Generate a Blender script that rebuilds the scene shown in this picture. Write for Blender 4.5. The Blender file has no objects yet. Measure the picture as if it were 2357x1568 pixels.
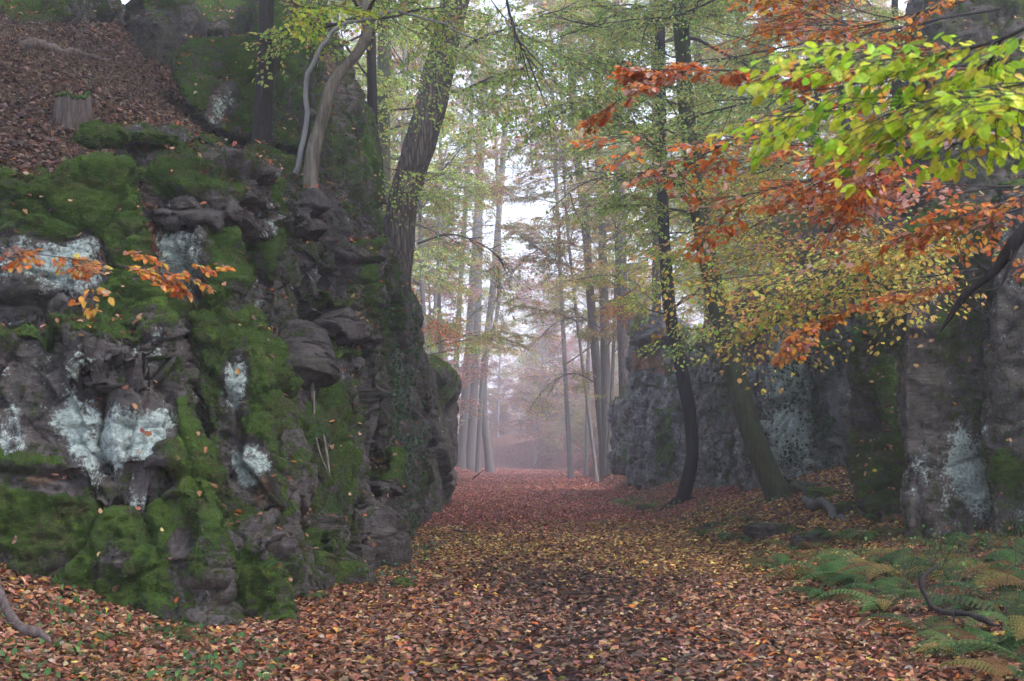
import bpy, bmesh, math, random
import numpy as np
from mathutils import Vector, Matrix
R = math.radians
random.seed(5)
rg = np.random.default_rng(11)
scn = bpy.context.scene
COL = scn.collection

# ------------------------------------------------------------------ camera
CAM = np.array([0.0, 0.0, 1.55])
FPX = 3272.0                       # focal length in photograph pixels (2356 wide)
TH = math.atan(266 / FPX)
cam_d = bpy.data.cameras.new('camera')
cam_d.sensor_width = 36.0
cam_d.lens = 36.0 * FPX / 2356.0
cam_d.clip_end = 3000
cam_d.clip_start = 0.1
cam = bpy.data.objects.new('camera', cam_d)
cam.location = CAM
cam.rotation_euler = (math.pi / 2 + TH, 0, 0)
cam_d.dof.use_dof = True
cam_d.dof.focus_distance = 24.0
cam_d.dof.aperture_fstop = 5.6
COL.objects.link(cam)
scn.camera = cam

# ------------------------------------------------------------------ light
SUN_EL, SUN_AZ = R(54), R(118)      # azimuth measured from +Y towards +X
w = bpy.data.worlds.new('World'); scn.world = w; w.use_nodes = True
nt = w.node_tree; nt.nodes.clear()
wo = nt.nodes.new('ShaderNodeOutputWorld'); bg = nt.nodes.new('ShaderNodeBackground')
sky = nt.nodes.new('ShaderNodeTexSky'); sky.sky_type = 'NISHITA'; sky.sun_disc = False
sky.sun_elevation = SUN_EL; sky.sun_rotation = SUN_AZ
sky.dust_density = 2.0; sky.air_density = 1.2
hs = nt.nodes.new('ShaderNodeHueSaturation'); hs.inputs['Saturation'].default_value = 0.62
nt.links.new(sky.outputs[0], hs.inputs['Color'])
tint = nt.nodes.new('ShaderNodeMix'); tint.data_type = 'RGBA'; tint.blend_type = 'MULTIPLY'; tint.inputs[0].default_value = 1; tint.inputs[7].default_value = (.97, .94, 1.0, 1)
nt.links.new(hs.outputs[0], tint.inputs[6]); nt.links.new(tint.outputs[2], bg.inputs['Color'])
bg.inputs['Strength'].default_value = 0.15
nt.links.new(bg.outputs[0], wo.inputs[0])
sd = bpy.data.lights.new('sun', 'SUN'); sd.energy = 1.4; sd.angle = R(30); sd.color = (1.0, 0.97, 0.93)
so = bpy.data.objects.new('sun', sd); COL.objects.link(so)
so.rotation_euler = (math.pi / 2 - SUN_EL, 0, math.pi - SUN_AZ)
so.location = (0, 0, 60)
scn.view_settings.view_transform = 'Standard'
scn.view_settings.look = 'None'
scn.view_settings.exposure = 2.12
scn.view_settings.gamma = 1.0
scn.view_settings.use_curve_mapping = False
cy = scn.cycles
cy.max_bounces = 5; cy.diffuse_bounces = 3; cy.glossy_bounces = 2; cy.transmission_bounces = 3
cy.transparent_max_bounces = 4; cy.volume_bounces = 3
cy.caustics_reflective = False; cy.caustics_refractive = False
cy.use_denoising = True
try: cy.denoiser = 'OPENIMAGEDENOISE'
except Exception: pass
cy.use_adaptive_sampling = True; cy.adaptive_threshold = 0.02

# ------------------------------------------------------------------ helpers
CT, ST = math.cos(TH), math.sin(TH)
def P(px, py, d):
    """world point on the ray through a photograph pixel at depth y = d"""
    px = np.asarray(px, float); py = np.asarray(py, float); d = np.asarray(d, float)
    a = (px - 1178) / FPX; b = (784 - py) / FPX
    yc = CT - b * ST; zc = ST + b * CT
    t = d / yc
    return np.stack([CAM[0] + a * t, CAM[1] + yc * t, CAM[2] + zc * t], -1)

def V(p): return Vector([float(c) for c in p])

def h3(ix, iy, iz, seed=0):
    ix = ix.astype(np.uint64); iy = iy.astype(np.uint64); iz = iz.astype(np.uint64)
    n = (ix * np.uint64(73856093)) ^ (iy * np.uint64(19349663)) ^ (iz * np.uint64(83492791)) ^ np.uint64(seed * 2654435761 % 2**32 + 12345)
    n = n & np.uint64(0xffffffff)
    n = (n ^ (n >> np.uint64(13))) * np.uint64(1274126177) & np.uint64(0xffffffff)
    n = (n ^ (n >> np.uint64(16))) * np.uint64(2246822519) & np.uint64(0xffffffff)
    n = n ^ (n >> np.uint64(15))
    return (n & np.uint64(0xffffff)).astype(np.float64) / 0xffffff

OFF = 10000
def noise(p, seed=0):
    """value noise, p (N,3) -> (-1..1)"""
    f = np.floor(p); t = p - f; i = (f + OFF).astype(np.int64)
    t = t * t * t * (t * (t * 6 - 15) + 10)
    r = 0
    for dx in (0, 1):
        wx = t[:, 0] if dx else 1 - t[:, 0]
        for dy in (0, 1):
            wy = t[:, 1] if dy else 1 - t[:, 1]
            for dz in (0, 1):
                wz = t[:, 2] if dz else 1 - t[:, 2]
                r = r + wx * wy * wz * h3(i[:, 0] + dx, i[:, 1] + dy, i[:, 2] + dz, seed)
    return r * 2 - 1
def fbm(p, o=4, seed=0, g=0.5):
    a = 1.0; s = 0; q = p.copy(); tot = 0
    for k in range(o):
        s = s + a * noise(q, seed + k * 17); tot += a; a *= g; q = q * 2.03 + 5.3
    return s / tot * 1.4
def voro(p, seed=0):
    """F1, F2, random of cell (N,3), cell centre"""
    f = np.floor(p); i = (f + OFF).astype(np.int64); n = len(p)
    F1 = np.full(n, 9.0); F2 = np.full(n, 9.0); cc = np.zeros((n, 3)); rr = np.zeros((n, 3))
    for dx in (-1, 0, 1):
        for dy in (-1, 0, 1):
            for dz in (-1, 0, 1):
                a, b, c = i[:, 0] + dx, i[:, 1] + dy, i[:, 2] + dz
                q = np.stack([h3(a, b, c, seed + 1), h3(a, b, c, seed + 2), h3(a, b, c, seed + 3)], -1)
                x = q + np.stack([a, b, c], -1) - OFF
                dd = np.sqrt(((x - p) ** 2).sum(-1))
                m = dd < F1
                F2 = np.where(m, F1, np.minimum(F2, dd))
                cc[m] = x[m]; rr[m] = np.stack([h3(a, b, c, seed + 4), h3(a, b, c, seed + 5), h3(a, b, c, seed + 6)], -1)[m]
                F1 = np.where(m, dd, F1)
    return F1, F2, rr * 2 - 1, cc
def sstep(a, b, x):
    t = np.clip((x - a) / (b - a), 0, 1); return t * t * (3 - 2 * t)

def tag(o, label=None, cat=None, group=None, kind=None):
    if label: o['label'] = label
    if cat: o['category'] = cat
    if group: o['group'] = group
    if kind: o['kind'] = kind
    return o
def empty(name, loc=(0, 0, 0)):
    o = bpy.data.objects.new(name, None); o.location = [float(c) for c in loc]; o.empty_display_size = 0.2
    COL.objects.link(o); return o
def link(name, me, parent=None, origin=None):
    o = bpy.data.objects.new(name, me); COL.objects.link(o)
    if parent: o.parent = parent
    if origin is not None and parent is None: o.location = origin
    return o
def mesh_np(name, v, faces, mat=None, attrs=None, smooth=False, origin=None):
    """v (N,3); faces: list of int arrays (M,k)"""
    me = bpy.data.meshes.new(name)
    v = np.asarray(v, np.float32)
    if origin is not None: v = v - np.asarray(origin, np.float32)
    faces = [np.asarray(f, np.int32) for f in faces if len(f)]
    lv = np.concatenate([f.ravel() for f in faces])
    tot = np.concatenate([np.full(len(f), f.shape[1], np.int32) for f in faces])
    st = np.concatenate([[0], np.cumsum(tot)[:-1]]).astype(np.int32)
    me.vertices.add(len(v)); me.vertices.foreach_set('co', v.ravel())
    me.loops.add(len(lv)); me.loops.foreach_set('vertex_index', lv)
    me.polygons.add(len(tot)); me.polygons.foreach_set('loop_start', st); me.polygons.foreach_set('loop_total', tot)
    if smooth: me.polygons.foreach_set('use_smooth', np.ones(len(tot), bool))
    me.update(calc_edges=True)
    for k, c in (attrs or {}).items():
        at = me.color_attributes.new(k, 'FLOAT_COLOR', 'POINT')
        c4 = np.ones((len(v), 4), np.float32); c4[:, :c.shape[1]] = c
        at.data.foreach_set('color', c4.ravel())
    if mat: me.materials.append(mat)
    return me

class Acc:
    """collects geometry for one mesh"""
    def __init__(s): s.v = []; s.q = []; s.t = []; s.c = []; s.n = 0
    def add(s, v, quads=None, tris=None, col=None):
        v = np.asarray(v, float)
        if quads is not None and len(quads): s.q.append(np.asarray(quads, int) + s.n)
        if tris is not None and len(tris): s.t.append(np.asarray(tris, int) + s.n)
        s.v.append(v)
        s.c.append(np.ones((len(v), 3)) * .5 if col is None else np.broadcast_to(col, (len(v), 3)))
        s.n += len(v)
    def build(s, name, mat, parent=None, smooth=False, origin=(0, 0, 0)):
        fs = []
        if s.q: fs.append(np.concatenate(s.q))
        if s.t: fs.append(np.concatenate(s.t))
        me = mesh_np(name, np.concatenate(s.v), fs, mat, {'Col': np.concatenate(s.c)}, smooth, origin)
        return link(name, me, parent, None if parent else origin)

# ------------------------------------------------------------------ materials
def newmat(name):
    m = bpy.data.materials.new(name); m.use_nodes = True; n = m.node_tree; n.nodes.clear()
    return m, n, n.nodes.new, n.links.new
def ramp(N, stops):
    r = N('ShaderNodeValToRGB'); e = r.color_ramp.elements
    while len(e) < len(stops): e.new(0.5)
    for el, (p, c) in zip(e, stops): el.position = p; el.color = (*c, 1)
    return r
def leaf_mat(name, transl, rough=0.45, sat=1.0):
    m, n, N, L = newmat(name)
    at = N('ShaderNodeAttribute'); at.attribute_name = 'Col'
    out = N('ShaderNodeOutputMaterial'); b = N('ShaderNodeBsdfPrincipled'); b.inputs['Roughness'].default_value = rough
    b.inputs['Specular IOR Level'].default_value = 0.35
    tx = N('ShaderNodeTexNoise'); tx.inputs['Scale'].default_value = 60; tx.inputs['Detail'].default_value = 2
    tc = N('ShaderNodeTexCoord'); L(tc.outputs['Object'], tx.inputs['Vector'])
    r = ramp(N, [(0.3, (.72, .72, .72)), (0.7, (1.2, 1.2, 1.2))]); L(tx.outputs[0], r.inputs[0])
    mx = N('ShaderNodeMix'); mx.data_type = 'RGBA'; mx.blend_type = 'MULTIPLY'; mx.inputs[0].default_value = 1
    L(at.outputs['Color'], mx.inputs[6]); L(r.outputs[0], mx.inputs[7])
    L(mx.outputs[2], b.inputs['Base Color'])
    if transl > 0:
        t = N('ShaderNodeBsdfTranslucent'); g = N('ShaderNodeGamma'); g.inputs[1].default_value = 0.85
        L(mx.outputs[2], g.inputs[0]); L(g.outputs[0], t.inputs[0])
        s = N('ShaderNodeMixShader'); s.inputs[0].default_value = transl
        L(b.outputs[0], s.inputs[1]); L(t.outputs[0], s.inputs[2]); L(s.outputs[0], out.inputs[0])
    else: L(b.outputs[0], out.inputs[0])
    return m
def rock_mat(name, base0, base1, mossA, mossB, tan=(.20, .13, .085)):
    base0, base1, mossA, mossB, tan = [tuple(1.0 * q for q in k) for k in (base0, base1, mossA, mossB, tan)]
    m, n, N, L = newmat(name)
    out = N('ShaderNodeOutputMaterial'); b = N('ShaderNodeBsdfPrincipled'); b.inputs['Specular IOR Level'].default_value = 0.25
    tc = N('ShaderNodeTexCoord'); at = N('ShaderNodeAttribute'); at.attribute_name = 'Mask'
    sp = N('ShaderNodeSeparateColor'); L(at.outputs['Color'], sp.inputs[0])
    def nz(scale, det, rough=0.6, vec=None, dist=0.0):
        t = N('ShaderNodeTexNoise'); t.inputs['Scale'].default_value = scale; t.inputs['Detail'].default_value = det
        t.inputs['Roughness'].default_value = rough; t.inputs['Distortion'].default_value = dist
        L(vec if vec else tc.outputs['Object'], t.inputs['Vector']); return t.outputs[0]
    def mapv(sc):
        mp = N('ShaderNodeMapping'); mp.inputs['Scale'].default_value = sc; L(tc.outputs['Object'], mp.inputs[0]); return mp.outputs[0]
    def math_(op, a, bb):
        k = N('ShaderNodeMath'); k.operation = op
        for i, x in enumerate((a, bb)):
            if isinstance(x, (int, float)): k.inputs[i].default_value = x
            else: L(x, k.inputs[i])
        return k.outputs[0]
    def mix(f, a, bb, bt='MIX'):
        k = N('ShaderNodeMix'); k.data_type = 'RGBA'; k.blend_type = bt
        for i, x in ((0, f), (6, a), (7, bb)):
            if isinstance(x, tuple): k.inputs[i].default_value = (*x, 1)
            elif isinstance(x, (int, float)): k.inputs[i].default_value = x
            else: L(x, k.inputs[i])
        return k.outputs[2]
    def thr(x, lo, hi):
        k = N('ShaderNodeMapRange'); k.inputs[1].default_value = lo; k.inputs[2].default_value = hi; L(x, k.inputs[0]); return k.outputs[0]
    n1 = nz(3.0, 8, .65); n2 = nz(22, 5, .7); streak = nz(1.0, 6, .65, mapv((9, 9, 1.1))); n3 = nz(70, 3, .7)
    c = mix(thr(n1, .35, .68), base0, base1)
    c = mix(math_('MULTIPLY', thr(streak, .45, .7), .5), c, (base1[0] * 1.5, base1[1] * 1.42, base1[2] * 1.45))
    c = mix(math_('MULTIPLY', thr(n2, .5, .75), .5), c, tuple(x * .45 for x in base0))
    # tan bare sandstone
    tn = thr(math_('ADD', sp.outputs[2], math_('MULTIPLY', math_('SUBTRACT', n1, .5), 1.3)), .48, .62)
    c = mix(tn, c, mix(n2, tan, tuple(x * .6 for x in tan)))
    c = mix(math_('MULTIPLY', thr(nz(1.7, 7, .7, mapv((1.6, 1.6, .7))), .52, .66), .6), c, (.10, .098, .05))
    # lichen: pale mint crust broken into flakes
    lf = math_('ADD', sp.outputs[1], math_('MULTIPLY', math_('SUBTRACT', nz(6.5, 9, .75, mapv((1, 1, .55))), .5), 2.4))
    lf = math_('ADD', lf, math_('MULTIPLY', math_('SUBTRACT', n2, .5), 2.0))
    lm = thr(lf, .54, .92)
    lc = mix(thr(n2, .36, .62), (.26, .34, .32), (.62, .72, .68))
    c = mix(lm, c, lc)
    mf = math_('ADD', sp.outputs[0], math_('MULTIPLY', math_('SUBTRACT', nz(4.5, 9, .72), .5), 1.9))
    mf = math_('ADD', mf, math_('MULTIPLY', math_('SUBTRACT', n2, .5), 1.0))
    mm = thr(mf, .50, .66)
    mc = mix(thr(n3, .3, .7), mossA, mossB)
    mc = mix(thr(nz(2.2, 3), .35, .65), mc, mix(n2, (.03, .095, .016), (.08, .16, .028)))
    mc = mix(math_('MULTIPLY', thr(nz(2.3, 7, .7), .5, .62), .8), mc, mix(n2, (.075, .066, .028), (.14, .13, .05)))
    mc = mix(math_('MULTIPLY', thr(nz(3.3, 6, .7), .56, .68), .7), mc, (.19, .34, .04))
    c = mix(mm, c, mc)
    L(c, b.inputs['Base Color'])
    rr = N('ShaderNodeMapRange'); rr.inputs[3].default_value = .62; rr.inputs[4].default_value = 1.0; L(mm, rr.inputs[0]); L(rr.outputs[0], b.inputs['Roughness'])
    # bump
    bh = math_('ADD', math_('MULTIPLY', nz(9, 9, .7), 1.0), math_('MULTIPLY', n3, .25))
    bh = math_('ADD', bh, math_('MULTIPLY', nz(2.2, 5, .6, mapv((1, 1, 5))), .9))
    bh = math_('ADD', bh, math_('MULTIPLY', math_('MULTIPLY', nz(95, 3, .8), mm), .55))
    bh = math_('ADD', bh, math_('MULTIPLY', math_('MULTIPLY', nz(30, 3, .7), mm), .7))
    bp = N('ShaderNodeBump'); bp.inputs['Strength'].default_value = 1.0; bp.inputs['Distance'].default_value = 0.09
    L(bh, bp.inputs['Height']); L(bp.outputs[0], b.inputs['Normal'])
    L(b.outputs[0], out.inputs[0])
    return m
def bark_mat(name, c0, c1, moss=0.0, vscale=4, bump=.05, mossc=(.05, .10, .02), plate=False):
    m, n, N, L = newmat(name)
    out = N('ShaderNodeOutputMaterial'); b = N('ShaderNodeBsdfPrincipled'); b.inputs['Roughness'].default_value = .8; b.inputs['Specular IOR Level'].default_value = .25
    tc = N('ShaderNodeTexCoord'); mp = N('ShaderNodeMapping'); mp.inputs['Scale'].default_value = (vscale * 3, vscale * 3, vscale * .45)
    L(tc.outputs['Object'], mp.inputs[0])
    t = N('ShaderNodeTexNoise'); t.inputs['Scale'].default_value = 1.6; t.inputs['Detail'].default_value = 8; t.inputs['Roughness'].default_value = .7; L(mp.outputs[0], t.inputs[0])
    r = ramp(N, [(.32, c0), (.68, c1)]); L(t.outputs[0], r.inputs[0]); colr = r.outputs[0]; hgt = t.outputs[0]
    if plate:
        v = N('ShaderNodeTexVoronoi'); v.feature = 'DISTANCE_TO_EDGE'; v.inputs['Scale'].default_value = 1.3
        wn = N('ShaderNodeMix'); wn.data_type = 'RGBA'; wn.inputs[0].default_value = .35; L(mp.outputs[0], wn.inputs[6]); L(t.outputs[1], wn.inputs[7]); L(wn.outputs[2], v.inputs[0])
        r2 = ramp(N, [(.0, (.25, .25, .25)), (.22, (1, 1, 1))]); L(v.outputs[0], r2.inputs[0])
        k = N('ShaderNodeMix'); k.data_type = 'RGBA'; k.blend_type = 'MULTIPLY'; k.inputs[0].default_value = .85; L(colr, k.inputs[6]); L(r2.outputs[0], k.inputs[7]); colr = k.outputs[2]
        a = N('ShaderNodeMath'); a.operation = 'ADD'; L(t.outputs[0], a.inputs[0]); L(r2.outputs[0], a.inputs[1]); hgt = a.outputs[0]
    t2 = N('ShaderNodeTexNoise'); t2.inputs['Scale'].default_value = 1.1; t2.inputs['Detail'].default_value = 6; L(tc.outputs['Object'], t2.inputs[0])
    if moss > 0:
        r3 = ramp(N, [(.75 - moss * .5, (0, 0, 0)), (.85 - moss * .5 + .05, (1, 1, 1))]); L(t2.outputs[0], r3.inputs[0])
        k = N('ShaderNodeMix'); k.data_type = 'RGBA'; L(r3.outputs[0], k.inputs[0]); L(colr, k.inputs[6]); k.inputs[7].default_value = (*mossc, 1); colr = k.outputs[2]
    L(colr, b.inputs['Base Color'])
    bp = N('ShaderNodeBump'); bp.inputs['Strength'].default_value = .8; bp.inputs['Distance'].default_value = bump; L(hgt, bp.inputs['Height']); L(bp.outputs[0], b.inputs['Normal'])
    L(b.outputs[0], out.inputs[0]); return m
def ground_mat():
    m, n, N, L = newmat('leafy_ground')
    out = N('ShaderNodeOutputMaterial'); b = N('ShaderNodeBsdfPrincipled'); b.inputs['Roughness'].default_value = 1.0; b.inputs['Specular IOR Level'].default_value = .05
    tc = N('ShaderNodeTexCoord'); v = N('ShaderNodeTexVoronoi'); v.inputs['Scale'].default_value = 15
    tn = N('ShaderNodeTexNoise'); tn.inputs['Scale'].default_value = 9; L(tc.outputs['Object'], tn.inputs[0])
    mx = N('ShaderNodeMix'); mx.data_type = 'RGBA'; mx.inputs[0].default_value = .12; L(tc.outputs['Object'], mx.inputs[6]); L(tn.outputs[1], mx.inputs[7]); L(mx.outputs[2], v.inputs[0])
    sp = N('ShaderNodeSeparateColor'); L(v.outputs['Color'], sp.inputs[0])
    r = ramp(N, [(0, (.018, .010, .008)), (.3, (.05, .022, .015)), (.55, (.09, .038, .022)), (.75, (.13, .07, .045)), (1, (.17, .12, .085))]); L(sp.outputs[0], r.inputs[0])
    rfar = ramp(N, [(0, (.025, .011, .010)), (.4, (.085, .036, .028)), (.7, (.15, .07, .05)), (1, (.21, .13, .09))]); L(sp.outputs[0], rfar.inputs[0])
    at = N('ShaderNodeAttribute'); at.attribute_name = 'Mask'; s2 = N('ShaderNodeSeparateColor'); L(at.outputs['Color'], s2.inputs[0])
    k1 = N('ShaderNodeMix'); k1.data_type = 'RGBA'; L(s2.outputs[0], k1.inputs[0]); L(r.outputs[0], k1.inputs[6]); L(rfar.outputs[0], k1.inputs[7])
    t3 = N('ShaderNodeTexNoise'); t3.inputs['Scale'].default_value = 2.2; t3.inputs['Detail'].default_value = 8; L(tc.outputs['Object'], t3.inputs[0])
    r3 = ramp(N, [(.30, (0, 0, 0)), (.50, (1, 1, 1))]); L(t3.outputs[0], r3.inputs[0])
    mm = N('ShaderNodeMath'); mm.operation = 'MULTIPLY'; L(r3.outputs[0], mm.inputs[0]); L(s2.outputs[1], mm.inputs[1])
    k2 = N('ShaderNodeMix'); k2.data_type = 'RGBA'; L(mm.outputs[0], k2.inputs[0]); L(k1.outputs[2], k2.inputs[6]); k2.inputs[7].default_value = (.030, .021, .020, 1)
    L(k2.outputs[2], b.inputs['Base Color'])
    a = N('ShaderNodeMath'); a.operation = 'ADD'; L(v.outputs['Distance'], a.inputs[0]); L(sp.outputs[1], a.inputs[1])
    bp = N('ShaderNodeBump'); bp.inputs['Strength'].default_value = .6; bp.inputs['Distance'].default_value = .03; L(a.outputs[0], bp.inputs['Height']); L(bp.outputs[0], b.inputs['Normal'])
    L(b.outputs[0], out.inputs[0]); return m

M = dict(
    leaf=leaf_mat('living_leaf', .5, .4), litter=leaf_mat('dead_leaf', .12, .75), fern=leaf_mat('fern_leaf', .35, .8),
    rock=rock_mat('mossy_sandstone', (.048, .043, .042), (.155, .138, .134), (.055, .115, .018), (.155, .245, .036)),
    rockblue=rock_mat('lichened_sandstone', (.09, .09, .098), (.28, .275, .295), (.040, .10, .020), (.09, .18, .034), (.36, .20, .13)),
    ground=ground_mat(),
    bark_dark=bark_mat('dark_bark', (.010, .009, .009), (.045, .040, .040), 0, 4, .03),
    bark_black=bark_mat('wet_black_bark', (.004, .004, .005), (.018, .018, .020), .12, 4, .03, (.02, .045, .012)),
    bark_brown=bark_mat('furrowed_bark', (.06, .05, .047), (.25, .21, .195), 0, 5, .06, plate=True),
    bark_green=bark_mat('algae_bark', (.028, .034, .018), (.085, .095, .055), .38, 3, .02, (.04, .075, .018)),
    bark_pale=bark_mat('pale_beech_bark', (.05, .04, .032), (.27, .24, .20), .15, 3, .02, (.10, .11, .05)),
    bark_silver=bark_mat('silver_bark', (.20, .20, .21), (.34, .34, .36), 0, 3, .01),
    bark_mossy=bark_mat('mossy_bark', (.030, .05, .015), (.07, .11, .03), .8, 3, .03, (.05, .11, .02)),
    bark_mid=bark_mat('grey_bark', (.035, .032, .032), (.10, .09, .09), .1, 4, .03),
    bark_mid2=bark_mat('smooth_grey_bark', (.07, .068, .066), (.16, .155, .15), .2, 3, .02, (.10, .14, .05)),
    bark_far=bark_mat('grey_beech_bark', (.13, .125, .125), (.27, .26, .26), .15, 3, .02, (.14, .20, .07)),  # beech grey, kept pale so distant trunks look hazier
    wood=bark_mat('weathered_wood', (.045, .033, .033), (.20, .16, .145), .12, 5, .03, (.05, .10, .02)),
)

# ------------------------------------------------------------------ terrain
def H(x, y):
    x = np.asarray(x, float); y = np.asarray(y, float)
    x, y = np.broadcast_arrays(x, y)
    bend = .0045 * np.maximum(0, y - 138) ** 2; bend = np.minimum(bend, 60); x0_ = x; x = x + bend
    xr = 2.6 + .029 * y
    # right bank
    s = np.interp(y, [0, 18, 30, 45, 65, 80, 120, 300], [.12, .13, .36, .30, .35, .85, .90, .6])
    rr = np.maximum(0, x - xr)
    zr = s * rr + .35 * sstep(.0, 1.2, x - xr) * sstep(38, 50, y)
    xc = np.interp(y, [0, 19, 22, 27, 33, 38, 44, 52, 62, 72], [8.4, 7.9, 8.6, 9.6, 9.8, 8.0, 7.0, 6.4, 6.8, 8.2])
    ztop = np.interp(y, [0, 20, 30, 40, 52, 62, 76], [5.0, 4.7, 5.4, 5.6, 6.2, 5.6, 0])
    up = sstep(0, .9, x - xc)
    zcl = ztop + .80 * np.maximum(0, x - xc - .6)
    on = 1 - sstep(64, 76, y)
    zr = np.where(on > 0, zr * (1 - up * on) + np.maximum(zcl, zr) * up * on, zr)
    # left side
    dl = -2.5 - x
    near = sstep(10.5, 13, y)
    zb = .33 * np.maximum(0, dl - .4) * (.35 + .65 * near)
    sdf = np.minimum(y - 14.6, -3.3 - x)
    stepm = sstep(0, .7, sdf) * (1 - sstep(50, 56, y))
    e = np.interp(y, [13, 19, 27, 32, 40, 48, 56], [4.2, 5.0, 5.5, 5.0, 4.6, 4.2, 2.5])
    sl = np.interp(y, [14, 16.5, 25, 40, 60, 120], [.03, .28, .82, .6, .5, .5])
    wl_ = np.maximum(0, -3.4 - x); zp = e + sl * np.minimum(wl_, 3.5) + .36 * np.maximum(0, wl_ - 3.5) + .12 * np.clip(y - 18, 0, 16) * sstep(-3.8, -6.2, x)
    zfar = np.where(y > 45, np.interp(y, [45, 60, 100, 300], [.5, .6, .8, .6]) * np.maximum(0, -3.6 - .006 * y - x), 0)
    zl = np.maximum(zb, zfar)
    zl = zl * (1 - stepm) + np.maximum(zp, zl) * stepm
    cap = np.interp(y, [105, 135, 175, 400], [60, 9, 3.6, 3.0]); zr = np.where(zr > cap, cap + (zr - cap) * .13, zr); capl = np.interp(y, [105, 140, 180], [60, 7, 3]); zl = np.where(zl > capl, capl + (zl - capl) * .06, zl)
    z = np.where(x > 0, zr, zl)
    # far end of the cutting closes with a rising wooded hill
    z = z + .012 * np.maximum(0, y - 230)
    z = np.where(z > 12, 12 + (z - 12) * .75, z)
    x = x0_
    p = np.stack([x.ravel(), y.ravel(), np.zeros(x.size)], -1)
    lump = (fbm(p * .9, 3, 3) * .05 + fbm(p * .12, 2, 9) * np.clip(z.ravel() * .18, 0, .9)).reshape(x.shape)
    rut = -.03 * np.exp(-((x - .35) / .5) ** 2) - .03 * np.exp(-((x - 1.6) / .5) ** 2)
    return z + lump * (.35 + .65 * sstep(0.1, .6, z)) + rut

def axis(segs):
    a = [segs[0][0]]
    for s0, s1, n in segs: a += list(np.linspace(s0, s1, n + 1)[1:])
    return np.array(a)
gx = axis([(-400, -160, 6), (-160, -40, 14), (-40, -12, 28), (-12, -7, 25), (-7, 10.5, 146), (10.5, 16, 22), (16, 40, 24), (40, 160, 14), (160, 400, 6)])
gy = axis([(-12, 7, 12), (7, 30, 192), (30, 60, 130), (60, 110, 80), (110, 230, 60), (230, 420, 20), (420, 1200, 14)])
X, Y = np.meshgrid(gx, gy)
Z = H(X, Y)
nx, ny = len(gx), len(gy)
idx = np.arange(nx * ny).reshape(ny, nx)
qd = np.stack([idx[:-1, :-1], idx[:-1, 1:], idx[1:, 1:], idx[1:, :-1]], -1).reshape(-1, 4)
gm = np.zeros((nx * ny, 3))
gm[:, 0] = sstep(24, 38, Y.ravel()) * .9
gm[:, 1] = np.exp(-((X.ravel() - .7) / 1.3) ** 2) * (1 - sstep(18, 26, Y.ravel())) * .95
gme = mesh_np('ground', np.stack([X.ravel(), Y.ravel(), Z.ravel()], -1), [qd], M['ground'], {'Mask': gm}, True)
g = link('ground', gme); tag(g, kind='structure')

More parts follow.
